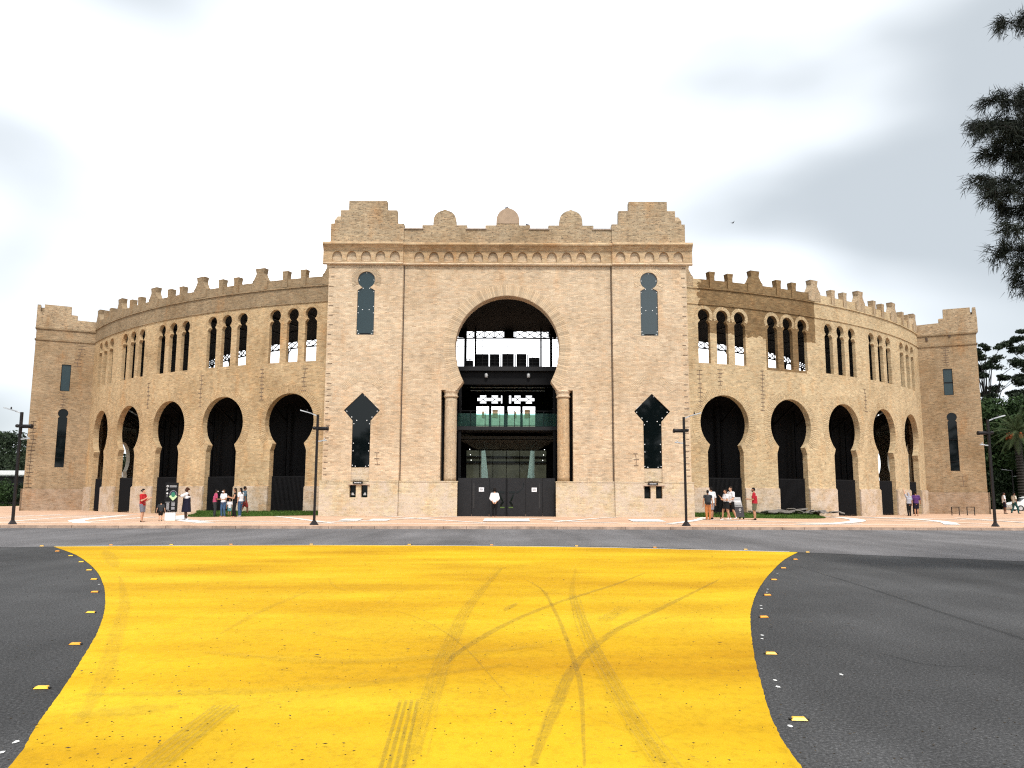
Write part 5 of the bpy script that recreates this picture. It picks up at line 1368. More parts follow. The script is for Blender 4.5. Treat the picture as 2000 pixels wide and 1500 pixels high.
def person(x, y, rz, H, label, skin='light', pose=None, top=None, bottom=None, hair='hair', hairstyle='short', shoes='black', mask=False, stout=1.0, group=None, extra=(), z=None, voxel=.012, woman=False):
    """local axes: +Y is the way the person faces, x to their right; lengths are fractions of H"""
    P_ = dict(armR=((.25, .02, -1), (.10, .12, -1)), armL=((-.25, .02, -1), (-.10, .12, -1)), legR=(0.0, 0.0), legL=(0.0, 0.0), lean=0.0, head=(0, 0))
    P_.update(pose or {})
    root = empty('person', (x, y, (zg(x, y) if z is None else z)), rz, label, 'person', group)
    V3 = Vector; S = H
    st = stout * 1.13; shw = (.098 if woman else .112) * (1 + (st - 1) * .4); hip = V3((0, 0, .525))
    lean = P_['lean']
    chest = V3((0, lean * .6, .735)); neck = V3((0, lean, .835)); hd = neck + V3((0, .012 + lean * .3, .095))
    sh = {s_: V3((s_ * shw, lean * .9, .805)) for s_ in (-1, 1)}
    arms = {}
    for s_, key in ((1, 'armR'), (-1, 'armL')):
        u_, f_ = P_[key]; e_ = sh[s_] + V3(u_).normalized() * .172; w_ = e_ + V3(f_).normalized() * .150; arms[s_] = (sh[s_], e_, w_, V3(f_).normalized())
    legs = {}
    for s_, key in ((1, 'legR'), (-1, 'legL')):
        fwd, lift = P_[key]; h_ = hip + V3((s_ * .050, 0, -.01)); an = V3((s_ * .052, fwd, .042 + lift)); kn = (h_ + an) / 2 + V3((s_ * .004, .018 + abs(fwd) * .12 + lift * .5, 0)); legs[s_] = (h_, kn, an)
    # ---- body, one skin
    b = MB(); sc_ = lambda v_: v_ * S
    fr = lambda a, c, ra, rc, **k: frustum(b, sc_(a), sc_(c), tuple(q * S for q in (ra if hasattr(ra, '__len__') else (ra, ra))), tuple(q * S for q in (rc if hasattr(rc, '__len__') else (rc, rc))), **k)
    fr(hip + V3((0, 0, -.02)), hip + V3((0, 0, .07)), (.092 * st, .062 * st), (.078 * st, .055 * st)); fr(hip + V3((0, 0, .07)), chest, (.078 * st, .055 * st), (.092 * st, .060 * st)); fr(chest, neck + V3((0, 0, -.04)), (.094 * st, .058), (.075, .04))
    fr(neck + V3((0, -.004, -.04)), hd + V3((0, -.006, -.03)), .036, .030)
    fr(sh[-1], sh[1], .036, .036)
    fr(hd + V3((0, -.008, .005)), hd + V3((0, -.002, .028)), (.041, .052), (.041, .050)); fr(hd + V3((0, .012, -.032)), hd + V3((0, .006, .0)), (.026, .034), (.037, .046))
    fr(hd + V3((0, .048, .012)), hd + V3((0, .062, -.012)), .006, .009, n=8)          # nose
    fr(hd + V3((-.014, .049, -.027)), hd + V3((.014, .049, -.027)), .0055, .0055, n=8)  # lips
    fr(hd + V3((0, .040, -.052)), hd + V3((0, .036, -.044)), .010, .016, n=8)          # chin
    for s_ in (-1, 1): fr(hd + V3((s_ * .041, -.004, .012)), hd + V3((s_ * .041, -.002, -.012)), (.006, .014), (.005, .009), n=8)   # ears
    for s_ in (-1, 1):
        a_, e_, w_, fd = arms[s_]
        fr(a_, e_, .030 * st ** .5, .024); fr(e_, w_, .024, .0155)
        p0 = w_ + fd * .014; px = fd.cross(V3((0, 1, 0)) if abs(fd.y) < .8 else V3((1, 0, 0))).normalized(); pn = fd.cross(px).normalized()
        fr(w_, p0 + fd * .036, (.013, .011), (.021, .010), side=px)
        for k, (off, ln) in enumerate(((-.016, .030), (-.0055, .036), (.0055, .034), (.016, .026))):
            r0 = p0 + fd * .034 + px * off; cur = (fd + pn * .25 * s_).normalized(); k1 = r0 + fd * ln * .5; k2 = k1 + cur * ln * .5
            fr(r0, k1, .0055, .0053, n=6); fr(k1, k2, .0053, .0045, n=6)
        th_ = p0 + fd * .008 - px * .018; fr(th_, th_ + (fd * .8 - px * .7).normalized() * .026, .0065, .0052, n=6)
        h_, kn, an = legs[s_]
        fr(h_, kn, (.050 * st ** .6, .056 * st ** .6), .033); fr(kn + V3((0, 0, .0)), (kn * .6 + an * .4) + V3((0, -.008, 0)), .032, .032); fr((kn * .6 + an * .4) + V3((0, -.008, 0)), an, .032, .018)
        fr(an + V3((0, -.012, -.022)), an + V3((s_ * .008, .075, -.028)), (.020, .018), (.022, .012), side=V3((1, 0, 0)))
    body = remeshed(b, 'body', SKIN[skin], root, voxel)
    # ---- clothes
    def cloth(name, parts, mat, vox=None, par=None, smooth=2):
        q = MB()
        for a, c, ra, rc, *o_ in parts:
            kw = o_[0] if o_ else {}
            frustum(q, sc_(a), sc_(c), tuple(t_ * S for t_ in (ra if hasattr(ra, '__len__') else (ra, ra))), tuple(t_ * S for t_ in (rc if hasattr(rc, '__len__') else (rc, rc))), **kw)
        return remeshed(q, name, mat, par or root, vox or voxel * 1.15, smooth)
    F_ = dict(round_a=False, round_b=False)
    if top:
        color, sleeve, length = top
        low = hip + V3((0, 0, .10 - length))
        g = [(low, hip + V3((0, 0, .09)), (.104 * st, .074 * st), (.092 * st, .068 * st), F_), (hip + V3((0, 0, .085)), chest, (.093 * st, .068 * st), (.106 * st, .072 * st), F_),
             (chest - V3((0, 0, .005)), neck + V3((0, 0, -.035)), (.106 * st, .072), (.080, .046), dict(round_a=False, round_b=True)), (sh[-1], sh[1], .045, .045)]
        for s_ in (-1, 1):
            a_, e_, w_, fd = arms[s_]
            if sleeve > 0: g.append((a_, a_ + (e_ - a_) * min(1, sleeve * 2), .046, .040, dict(round_b=sleeve > .5)))
            if sleeve > .5: g.append((e_, e_ + (w_ - e_) * (sleeve - .5) * 2, .037, .030, dict(round_b=False)))
        cloth('shirt', g, CLO[color])
    if bottom:
        kind, color = bottom[0], bottom[1]
        if kind in ('shorts', 'trousers'):
            g = [(hip + V3((0, 0, -.04)), hip + V3((0, 0, .065)), (.101 * st, .073 * st), (.092 * st, .066 * st), F_)]
            for s_ in (-1, 1):
                h_, kn, an = legs[s_]
                g.append((h_ + V3((0, 0, .01)), h_ + (kn - h_) * (1.0 if kind == 'trousers' else .92), .062 * st ** .6, .046 if kind == 'trousers' else .055, dict(round_b=kind == 'trousers')))
                if kind == 'trousers': g.append((kn, an + V3((0, -.004, -.012)), .043, .032 if len(bottom) < 3 else .046, dict(round_b=False)))
            cloth(kind, g, CLO[color])
        else:   # skirt or dress hem at a given height
            hem = bottom[2]
            mid = (legs[1][2].y + legs[-1][2].y) / 2 * .5
            g = [(V3((0, mid, hem)), hip + V3((0, 0, .0)), (.125 * st, .098 * st), (.108 * st, .080 * st), F_), (hip + V3((0, 0, -.005)), hip + V3((0, 0, .075 if len(bottom) < 4 else .17)), (.108 * st, .080 * st), (.100 * st, .074 * st), F_)]
            cloth('skirt', g, CLO[color])
    for s_ in (-1, 1):
        an = legs[s_][2]
        cloth('shoe', [(an + V3((0, -.018, -.026)), an + V3((s_ * .008, .078, -.032)), (.024, .019), (.025, .013), dict(side=V3((1, 0, 0)))), (an + V3((0, -.01, -.02)), an + V3((0, -.006, .0)), .023, .022)], CLO[shoes] if shoes in CLO else SKIN[shoes])
    # ---- hair
    g = [(hd + V3((0, -.016, .006)), hd + V3((0, -.006, .034)), (.046, .050), (.045, .052))]
    if hairstyle == 'afro': g = [(hd + V3((0, -.014, .012)), hd + V3((0, -.010, .040)), (.066, .062), (.056, .056))]
    if hairstyle == 'long': g += [(hd + V3((0, -.030, .01)), hd + V3((0, -.052, -.13)), (.046, .030), (.040, .018))]
    if hairstyle == 'bun': g += [(hd + V3((0, -.066, .02)), hd + V3((0, -.074, .012)), .024, .022)]
    if hairstyle == 'tail': g += [(hd + V3((0, -.055, .03)), hd + V3((0, -.080, -.08)), .018, .010)]
    hr = cloth('hair', g, CLO[hair], voxel * 1.1)
    hr_ = None
    for s_ in (-1, 1):
        e_ = MB(); c = sc_(hd + V3((s_ * .017, .048, .010))); e_.ball(c, (.006 * S, .003 * S, .0035 * S), 6, 4); e_.build('eye', CLO['black'], root)
    if mask: cloth('face_mask', [(hd + V3((-.022, .046, -.018)), hd + V3((.022, .046, -.018)), (.024, .020), (.024, .020))], CLO['white'])
    if 'beard' in extra: cloth('beard', [(hd + V3((-.026, .028, -.040)), hd + V3((.026, .028, -.040)), .022, .022)], CLO['hair'])
    if 'backpack' in extra:
        cloth('backpack', [(chest + V3((0, -.105, -.13)), chest + V3((0, -.10, .06)), (.082, .048), (.070, .040))], CLO['charcoal'])
        for s_ in (-1, 1): cloth('backpack_strap', [(sh[s_] * .72 + V3((0, -.05, .235)), sh[s_] * .72 + V3((0, .06, .235)), .012, .012)], CLO['charcoal'])
    if 'shoulderbag' in extra:
        cloth('shoulder_bag', [(hip + V3((.12, -.02, -.02)), hip + V3((.12, -.02, .07)), (.022, .06), (.018, .05), dict(side=V3((1, 0, 0))))], CLO['cream'])
        cloth('bag_strap', [(hip + V3((.118, -.02, .07)), sh[-1] + V3((.03, -.055, .03)), .008, .008)], CLO['charcoal'])
    if 'waistbag' in extra: cloth('waist_bag', [(hip + V3((.05, .085, .08)), hip + V3((.05, .09, .03)), (.04, .03), (.04, .03))], CLO['rust'])
    if 'stripe' in extra:
        q = MB(); q.box(-.045 * S, .045 * S, (.083 * st) * S, (.088 * st) * S, .70 * S, .706 * S); q.build('chest_print', CLO['charcoal'], root)
    return root

HANG_R, HANG_L = ((.20, .02, -1), (.08, .14, -1)), ((-.20, .02, -1), (-.08, .14, -1))
EAST, WEST, NORTH, SOUTH = -pi / 2, pi / 2, 0.0, pi
person(-18.06, 40.1, EAST - .15, 1.60, 'woman in red T-shirt and grey shorts standing left of the black totem', 'light', dict(armR=((.15, .25, -1), (-.1, .9, .45)), armL=((-.12, .3, -1), (.15, .9, .5)), legR=(.03, 0), legL=(-.02, 0)),
       ('red', .4, .13), ('shorts', 'grey'), 'hair', 'bun', 'black', woman=True, extra=('waistbag',))
person(-17.66, 41.3, NORTH + .3, 0.98, 'small child in black T-shirt and dark shorts beside the totem', 'light', dict(armR=((.35, .0, -1), (.2, .1, -1)), armL=((-.35, .0, -1), (-.2, .1, -1)), legR=(.03, 0), legL=(-.03, 0)),
       ('charcoal', .4, .14), ('shorts', 'black'), 'hair', 'short', 'black')
person(-16.88, 42.55, radians(105), 1.68, 'stout woman in white top and navy dress reaching towards the totem', 'dark', dict(armL=((-.6, .9, -.45), (.1, 1, .05)), armR=((.35, -.05, -1), (.1, .1, -1)), legR=(.03, 0), legL=(-.03, 0)),
       ('white', .6, -.05), ('skirt', 'navy', .25, 1), 'brownhair', 'bun', 'white', woman=True, stout=1.3, extra=('stripe',))
person(-17.35, 47.9, EAST + .5, 1.60, 'person in pink shirt, grey trousers and face mask before the second arch', 'brown', dict(armR=((.2, .1, -1), (-.2, 1, -.1)), armL=((-.2, .1, -1), (.2, 1, -.1)), lean=.02), ('pink', .4, .1), ('trousers', 'charcoal'), 'hair', 'short', 'black', mask=True)
person(-16.78, 47.7, SOUTH - .5, 1.58, 'woman in white T-shirt, blue jeans and face mask before the second arch', 'tan', dict(armR=((.2, .15, -1), (-.3, 1, .0)), armL=((-.25, .1, -1), (.0, 1, -.1)), legR=(.02, 0), legL=(-.03, 0)),
       ('white', .35, .1), ('trousers', 'jeans'), 'darkbrown', 'long', 'tan', woman=True, mask=True)
person(-16.62, 48.3, SOUTH + .4, 1.02, 'child in white top and teal shorts half hidden behind the women', 'tan', None, ('white', .4, .16), ('shorts', 'teal'), 'hair', 'long', 'white')
person(-15.85, 46.9, WEST + .3, 1.64, 'woman with long dark hair in black top and wide black trousers', 'tan', dict(armR=((.1, .35, -1), (-.2, .9, .35)), armL=((-.2, .25, -1), (.2, .9, .2)), legR=(.04, 0), legL=(-.03, 0)),
       ('black', .0, .06), ('trousers', 'black', 'wide'), 'hair', 'long', 'tan', woman=True)
person(-15.92, 48.1, WEST - .3, 1.66, 'person in white top and pale jeans just behind the woman in black', 'light', dict(armR=((.15, .3, -1), (-.3, .9, .1)), legR=(.03, 0)), ('white', .4, .1), ('trousers', 'jeans'), 'hair', 'long', 'white', woman=True)
person(-16.4, 50.2, EAST + .6, 1.78, 'man in slate blue T-shirt and rust shorts walking past the second arch', 'brown', dict(armR=((.3, -.15, -1), (.1, .1, -1)), armL=((-.3, .15, -1), (-.1, .3, -1)), legR=(.13, 0), legL=(-.12, .02)),
       ('slate', .45, .14), ('shorts', 'rust'), 'hair', 'short', 'black', stout=1.08)
person(-1.02, 47.1, NORTH + .02, 1.62, 'woman with curly black hair, white blouse and black trousers facing the gate', 'light', dict(armR=((.30, -.16, -1), (-.62, -.30, -.85)), armL=((-.30, -.16, -1), (.62, -.30, -.85)), legR=(-.01, 0), legL=(.03, 0)),
       ('white', .82, .12), ('trousers', 'black'), 'hair', 'afro', 'light', woman=True, stout=.92)
CLO['rustorange'] = flat('cloth_rustorange', (.46, .17, .06), .85, .15)
person(10.62, 44.6, NORTH - .1, 1.60, 'woman with black backpack and orange trousers seen from behind', 'tan', dict(legR=(.02, 0), legL=(-.02, 0)), ('charcoal', .2, .12), ('trousers', 'rustorange'), 'hair', 'tail', 'tan', woman=True, extra=('backpack',))
person(10.98, 45.3, NORTH + .5, 1.78, 'man in white T-shirt and pale shorts behind the backpack woman', 'tan', dict(armR=((.3, .0, -1), (.1, .1, -1)), legR=(.03, 0), legL=(-.03, 0)), ('white', .45, .13), ('shorts', 'palegrey'), 'hair', 'short', 'black')
person(11.68, 44.9, WEST + .2, 1.66, 'woman in white top and short black skirt walking left by the lectern', 'tan', dict(armR=((.1, .3, -1), (-.1, .7, .7)), armL=((-.2, .1, -1), (.0, .9, .1)), legR=(.12, 0), legL=(-.11, .015)),
       ('white', .35, .08), ('skirt', 'black', .36), 'hair', 'long', 'white', woman=True, extra=('shoulderbag',))
person(12.18, 45.7, WEST + .35, 1.80, 'man in white T-shirt and long black shorts walking beside the lectern', 'light', dict(armL=((-.2, .1, -1), (.0, .8, -.3)), legR=(.10, 0), legL=(-.12, .015)), ('white', .4, .12), ('shorts', 'black'), 'darkbrown', 'short', 'white')
person(13.28, 45.0, WEST - .35, 1.76, 'bearded man in red T-shirt and olive shorts right of the lectern', 'tan', dict(armR=((.12, .1, -1), (-.25, 1, .05)), armL=((-.12, .12, -1), (.2, 1, .05)), lean=.015, legR=(.0, 0), legL=(.02, 0)),
       ('crimson', .42, .12), ('shorts', 'olive'), 'hair', 'short', 'black', extra=('beard',), stout=1.05)
person(28.0, 58.0, NORTH + .15, 1.64, 'person in pale grey top and black trousers raising an arm at the last arches', 'light', dict(armL=((-.25, .25, 1), (.0, .3, 1)), legR=(.02, 0)), ('palegrey', .4, .1), ('trousers', 'black'), 'palegrey', 'long', 'black', woman=True, voxel=.016)
person(28.65, 58.3, NORTH - .2, 1.72, 'person in purple top and dark shorts beside the last arches', 'tan', dict(armR=((.3, .1, -1), (.2, .6, -.6)), legR=(.03, 0)), ('purple', .45, .12), ('shorts', 'navy'), 'hair', 'bun', 'tan', voxel=.016)
person(40.1, 67.0, EAST - .3, 1.74, 'person in white T-shirt and dark shorts beside the right end tower', 'brown', dict(legR=(.04, 0)), ('white', .4, .13), ('shorts', 'navy'), 'hair', 'short', 'black', voxel=.018)
person(41.3, 67.6, EAST, 1.72, 'person in pale top and teal trousers walking right past the end tower', 'brown', dict(legR=(.15, 0), legL=(-.13, .02)), ('cream', .4, .13), ('trousers', 'darkteal'), 'hair', 'short', 'black', voxel=.018)
person(43.0, 68.4, EAST, 1.74, 'person in grey T-shirt and black shorts striding before the white car', 'brown', dict(legR=(.16, 0), legL=(-.15, .02)), ('palegrey', .45, .14), ('shorts', 'black'), 'hair', 'short', 'black', voxel=.018)
person(46.6, 71.5, NORTH, 1.64, 'distant person in black and white beside the white car', 'tan', dict(legR=(.04, 0)), ('black', .3, .1), ('shorts', 'white'), 'hair', 'short', 'black', voxel=.02)

# ------------------------------------------------------------------ cars
def car(x, y, rz, paint, label, L=3.95, W=1.68, Hh=1.47):
    root = empty('car', (x, y, ZR + .07), rz, label, 'car')
    prof = [(-L / 2, .34), (-L / 2 + .02, .72), (-L / 2 + .15, .88), (-L / 2 + .30, 1.16), (-L / 2 + .55, 1.38), (-.25, Hh), (.35, Hh - .03), (.72, 1.30), (1.18, .96), (1.75, .84), (L / 2 - .04, .64), (L / 2, .36), (L / 2 - .05, .22), (-L / 2 + .05, .22)]
    mb = MB(); n = len(prof)
    for yy, ins in ((-W / 2, .0), (-W / 2 + .06, 1), (W / 2 - .06, 1), (W / 2, .0)):
        for px, pz in prof:
            k = 1.0 if pz < .9 else 1 - .0
            tum = max(0, pz - .88) * .30
            mb.v.append((px, yy * (1 - tum / (W / 2)) , pz if ins else min(pz, pz - (.04 if pz > 1.3 else .0))))
    for r_ in range(3):
        for i in range(n): mb.f.append((r_ * n + i, r_ * n + (i + 1) % n, (r_ + 1) * n + (i + 1) % n, (r_ + 1) * n + i))
    mb.f.append(tuple(range(n))[::-1]); mb.f.append(tuple(3 * n + i for i in range(n)))
    mb.build('body', paint, root)
    for s_ in (-1, 1):
        for pts in ([(-1.32, .93), (-.12, .93), (-.12, 1.38), (-.95, 1.33)], [(-.04, .93), (.92, .93), (.60, 1.27), (.30, 1.37), (-.04, 1.38)]):
            mb = MB(); k = len(pts)
            yv = lambda z_: s_ * (W / 2 - max(0, z_ - .88) * .30 + .006)
            mb.add([(a, yv(b_), b_) for a, b_ in pts] + [(a, yv(b_) - s_ * .02, b_) for a, b_ in pts], [tuple(range(k)), tuple(range(2 * k - 1, k - 1, -1))] + [(i, i + k, (i + 1) % k + k, (i + 1) % k) for i in range(k)])
            mb.build('side_window', M['pane_dark'], root)
        mb = MB(); mb.box(.72, .84, s_ * (W / 2 + .02) - .06, s_ * (W / 2 + .02) + .06, .95, 1.06); mb.build('mirror', paint, root)
        mb = MB(); mb.box(L / 2 - .22, L / 2 - .02, s_ * .62 - .16, s_ * .62 + .16, .60, .72); mb.build('headlight', M['grey_metal'], root)
        mb = MB(); mb.box(-L / 2 + .0, -L / 2 + .12, s_ * .66 - .12, s_ * .66 + .12, .72, .92); mb.build('tail_light', CLO['red'], root)
        for px in (-1.22, 1.24):
            w = MB().build('wheel', M['rubber'], root)
            mb = MB(); mb.tube([(px, s_ * (W / 2 - .19), .30), (px, s_ * (W / 2 + .012), .30)], [.30, .30], 20, smooth=False); mb.build('tyre', M['rubber'], w)
            mb = MB(); mb.tube([(px, s_ * (W / 2 + .005), .30), (px, s_ * (W / 2 + .022), .30)], [.19, .17], 14, smooth=False); mb.build('rim', M['grey_metal'], w)
    mb = MB(); mb.add([(.78, -.62, 1.30), (.78, .62, 1.30), (1.20, .70, .985), (1.20, -.70, .985), (.76, -.6, 1.28), (.76, .6, 1.28), (1.18, .68, .96), (1.18, -.68, .96)], [(0, 3, 2, 1), (4, 5, 6, 7), (0, 1, 5, 4), (2, 3, 7, 6)]); mb.build('windscreen', M['pane_dark'], root)
    mb = MB(); mb.box(L / 2 - .03, L / 2 + .012, -.26, .26, .38, .48); mb.build('number_plate', M['paper'], root)
    return root
M['car_white'] = plain('white_car_paint', (.70, .72, .70), .25, var=.03); M['car_grey'] = plain('dark_car_paint', (.03, .035, .05), .25, var=.05)
car(50.6, 80.3, radians(172), M['car_white'], 'white hatchback parked beyond the right end tower')
car(47.2, 83.2, radians(235), M['car_white'], 'pale car seen nose on behind the walking people')
car(44.4, 83.0, radians(182), M['car_grey'], 'dark car parked behind the walking people')

# ------------------------------------------------------------------ birds
def bird(x, y, z_, rz, label, wings=False):
    r_ = empty('bird', (x, y, z_), rz, label, 'bird')
    mb = MB()
    frustum(mb, (-.07, 0, .10), (.06, 0, .14), (.045, .045), (.05, .05), side=Vector((0, 1, 0))); frustum(mb, (.06, 0, .15), (.085, 0, .21), .033, .026); frustum(mb, (.1, 0, .215), (.125, 0, .21), .008, .004); frustum(mb, (-.08, 0, .09), (-.18, 0, .05), (.028, .012), (.03, .006), side=Vector((0, 1, 0)))
    for s_ in (-1, 1): frustum(mb, (.0, s_ * .02, .09), (.0, s_ * .02, .0), .007, .006)
    if wings:
        for s_ in (-1, 1): frustum(mb, (0, s_ * .03, .14), (-.03, s_ * .28, .22), (.05, .012), (.02, .005))
    o = remeshed(mb, 'body', CLO['grey'] if not wings else CLO['charcoal'], r_, .012, 1)
    return r_
bird(-.42, 48.2, 18.80, .3, 'pigeon perched on the middle dome of the parapet')
bird(.85, 48.2, 17.72, 2.8, 'small bird standing on the parapet right of the middle dome')
bird(19.6, 70, 25.4, .5, 'small bird flying above the right arcade', True)

# ------------------------------------------------------------------ trees
def np_mesh(name, V, F4, mat, parent=None):
    me = bpy.data.meshes.new(name); V = np.asarray(V, dtype=np.float32); F4 = np.asarray(F4, dtype=np.int32)
    n, k = F4.shape
    me.vertices.add(len(V)); me.vertices.foreach_set('co', V.ravel())
    me.loops.add(n * k); me.loops.foreach_set('vertex_index', F4.ravel())
    me.polygons.add(n); me.polygons.foreach_set('loop_start', np.arange(0, n * k, k, dtype=np.int32))
    me.update(calc_edges=True); return link_mesh(name, me, mat, parent)
def leaves(clumps, per, size, flatz=1.0, seed=1, shell=.55):
    """leaf quads spread through ellipsoid clumps (x,y,z,rx,ry,rz)"""
    r_ = np.random.default_rng(seed); P_ = []
    for c in clumps:
        d = r_.normal(size=(per, 3)); d /= np.linalg.norm(d, axis=1)[:, None]
        rad = shell + (1 - shell) * r_.random((per, 1)) ** .7; rad *= 1 + .25 * r_.normal(size=(per, 1)) * .5
        P_.append(np.array(c[:3]) + d * rad * np.array(c[3:6]))
    C_ = np.concatenate(P_); n = len(C_)
    a = r_.normal(size=(n, 3)); a /= np.linalg.norm(a, axis=1)[:, None]; b_ = np.cross(a, r_.normal(size=(n, 3))); b_ /= np.linalg.norm(b_, axis=1)[:, None]
    a[:, 2] *= flatz; b_[:, 2] *= flatz; s_ = size * (.6 + .8 * r_.random((n, 1)))
    V = np.stack([C_ - a * s_, C_ + b_ * s_ * .45, C_ + a * s_, C_ - b_ * s_ * .45], 1).reshape(-1, 3)
    return V, np.arange(4 * n).reshape(-1, 4)
def tree(x, y, h, w, label, mat, name='broadleaf_tree', nclump=26, per=260, size=.28, base=.18, seed=3, group=None, flatc=.7, trunk_r=.25, z0=0.0, limbs=9):
    r_ = random.Random(seed); root = empty(name, (x, y, z0), 0, label, 'tree', group)
    cl = []
    for k in range(nclump):
        t_ = r_.random(); zz = h * (base + (1 - base) * t_); env = w / 2 * (sin(pi * min(1, .12 + .88 * (1 - t_) ** .8)) ** .6 + .15); an = r_.random() * 6.283; q = env * sqrt(r_.random()) * .95
        s_ = w * r_.uniform(.10, .20); cl.append((q * cos(an), q * sin(an), min(zz, h - s_ * .6), s_, s_, s_ * flatc))
    V, F = leaves(cl, per, size, seed=seed); np_mesh('crown', V, F, mat, root)
    mb = MB(); mb.tube([(0, 0, -.2), (.1, .05, h * .25), (0, .1, h * .55), (.1, 0, h * .85)], [trunk_r, trunk_r * .8, trunk_r * .5, trunk_r * .15], 8); mb.build('trunk', M['bark'], root)
    mb = MB()
    for c in r_.sample(cl, min(limbs, len(cl))):
        z1 = max(h * .2, c[2] - h * .22); mb.tube([(0, .03, z1), (c[0] * .5, c[1] * .5, (z1 + c[2]) / 2 + .1), (c[0], c[1], c[2])], [trunk_r * .35, trunk_r * .22, .03], 6)
    tag(mb.build('limbs', M['bark'], root), kind='stuff')
    return root
# right background: dense green wall of trees, tall umbrella-shaped ones above, palm in front
for k, (x, y, h, w, mt) in enumerate([(59, 106, 13.6, 11, 'leaf_green'), (68, 108, 15.2, 12, 'leaf_green'), (66, 102, 10.4, 9, 'leaf_green'), (78, 112, 15.8, 13, 'leaf_green'), (72, 118, 15, 12, 'leaf_dark'), (88, 120, 16, 14, 'leaf_dark')]):
    tree(x, y, h, w, ['dense green tree just right of the end tower', 'dense bushy tree behind the palm crown', 'lower bushy tree behind the palm', 'dense green tree at the right edge of the picture', 'dark tree closing the view behind the palm', 'dark tree far right beyond the cars'][k], M[mt], nclump=46, per=420, size=.26, base=.05, seed=20 + k, trunk_r=.35, flatc=.75)
def umbrella_tree(x, y, h, w, label, seed):
    r_ = random.Random(seed); root = empty('umbrella_tree', (x, y, 0), 0, label, 'tree'); cl = []; mb = MB()
    mb.tube([(0, 0, -.2), (.2, 0, h * .35), (-.1, .2, h * .6)], [.45, .35, .25], 8); mb.build('trunk', M['bark'], root); mb = MB()
    for k in range(40):
        zz = h * (.48 + .52 * (k / 39) ** .8); an = r_.random() * 6.283; q = w / 2 * r_.uniform(.15, 1) * (1.05 - .55 * (zz / h - .5) * 1.2)
        cx_, cy_ = q * cos(an), q * sin(an); s_ = r_.uniform(.7, 1.6)
        for j in range(3): cl.append((cx_ + r_.uniform(-1, 1) * s_ * .7, cy_ + r_.uniform(-1, 1) * s_ * .7, zz + r_.uniform(-.35, .35), s_ * .75, s_ * .75, s_ * r_.uniform(.25, .42)))
        mb.tube([(-.1, .2, h * .42 + k * .05), (cx_ * .45, cy_ * .45, zz - 2.0), (cx_, cy_, zz - .2)], [.10, .06, .03], 5)
    tag(mb.build('limbs', M['bark'], root), kind='stuff')
    V, F = leaves(cl, 170, .19, seed=seed, shell=.1); np_mesh('crown', V, F, M['leaf_euc'], root); return root
umbrella_tree(70, 119, 23.0, 15, 'tall open tree with flat leaf layers against the sky', 5)
umbrella_tree(79, 121, 25.5, 17, 'tallest flat layered tree at the right edge of the picture', 9)
umbrella_tree(64.0, 117, 19.5, 11, 'lower layered tree close to the right end tower', 12)

def palm(x, y, h, label):
    root = empty('palm_tree', (x, y, 0), 0, label, 'tree')
    mb = MB(); mb.tube([(0, 0, -.2), (.05, 0, h * .5), (0, 0, h)], [.42, .36, .42], 12)
    for k in range(26): mb.lathe([(.40, .4 + k * h / 27), (.46, .5 + k * h / 27), (.40, .58 + k * h / 27)], 10)
    mb.build('trunk', M['bark'], root)
    fr_ = None
    for k in range(46):
        t_ = k / 45; an = k * 2.39996; up = radians(82 - 125 * t_ ** .8); L = random.uniform(3.2, 4.0)
        V = []; F = []; N_ = 11; p = Vector((0, 0, h + .1)); d = Vector((cos(an) * cos(up), sin(an) * cos(up), sin(up))); sp_ = [p.copy()]
        for i in range(N_): p = p + d * (L / N_); d = (d + Vector((0, 0, -.10))).normalized(); sp_.append(p.copy())
        for i in range(1, N_):
            dd = (sp_[i + 1] - sp_[i - 1]).normalized() if i < N_ else d; sd = dd.cross(Vector((0, 0, 1))).normalized(); ll = .62 * sin(pi * min(1, (i + 1.5) / (N_ + 1))) + .12
            for s_ in (-1, 1):
                for q in range(3):
                    b0 = sp_[i] + dd * (q - 1) * L / N_ / 3; tip = b0 + (sd * s_ * .8 + dd * .7 + Vector((0, 0, -.28))).normalized() * ll; kk = len(V)
                    V += [tuple(b0 - dd * .035), tuple(b0 + dd * .035), tuple(tip)]; F.append((kk, kk + 1, kk + 2))
        for i in range(N_): kk = len(V); w = Vector((0, 0, .03)); V += [tuple(sp_[i] - w), tuple(sp_[i + 1] - w * .5), tuple(sp_[i + 1] + w * .5), tuple(sp_[i] + w)]; F.append((kk, kk + 1, kk + 2, kk + 3))
        me = bpy.data.meshes.new('frond'); me.from_pydata(V, [], F); me.update(); link_mesh('frond', me, M['palm_leaf'], root)
    for k in range(6):
        an = k * 1.05 + .3; mb = MB()
        for j in range(14): mb.ball((cos(an) * random.uniform(.7, 1.2), sin(an) * random.uniform(.7, 1.2), h - random.uniform(.0, .6)), random.uniform(.10, .18), 6, 4)
        tag(mb.build('fruit_cluster', M['orange_fruit'], root), kind='stuff')
    return root
palm(60.6, 97.5, 8.9, 'date palm with orange fruit clusters right of the end tower')
tree(-61, 108, 8.0, 12, 'dark evergreen behind the white roofed kiosk', M['leaf_dark'], nclump=40, per=360, size=.22, base=.05, seed=41)
tree(-70, 112, 9.6, 14, 'dark round tree at the left edge of the picture', M['leaf_dark'], nclump=40, per=360, size=.24, base=.05, seed=42)
tree(-52.5, 112, 6.6, 7, 'open dark tree beside the left end tower', M['leaf_dark'], nclump=18, per=260, size=.22, base=.3, seed=43)
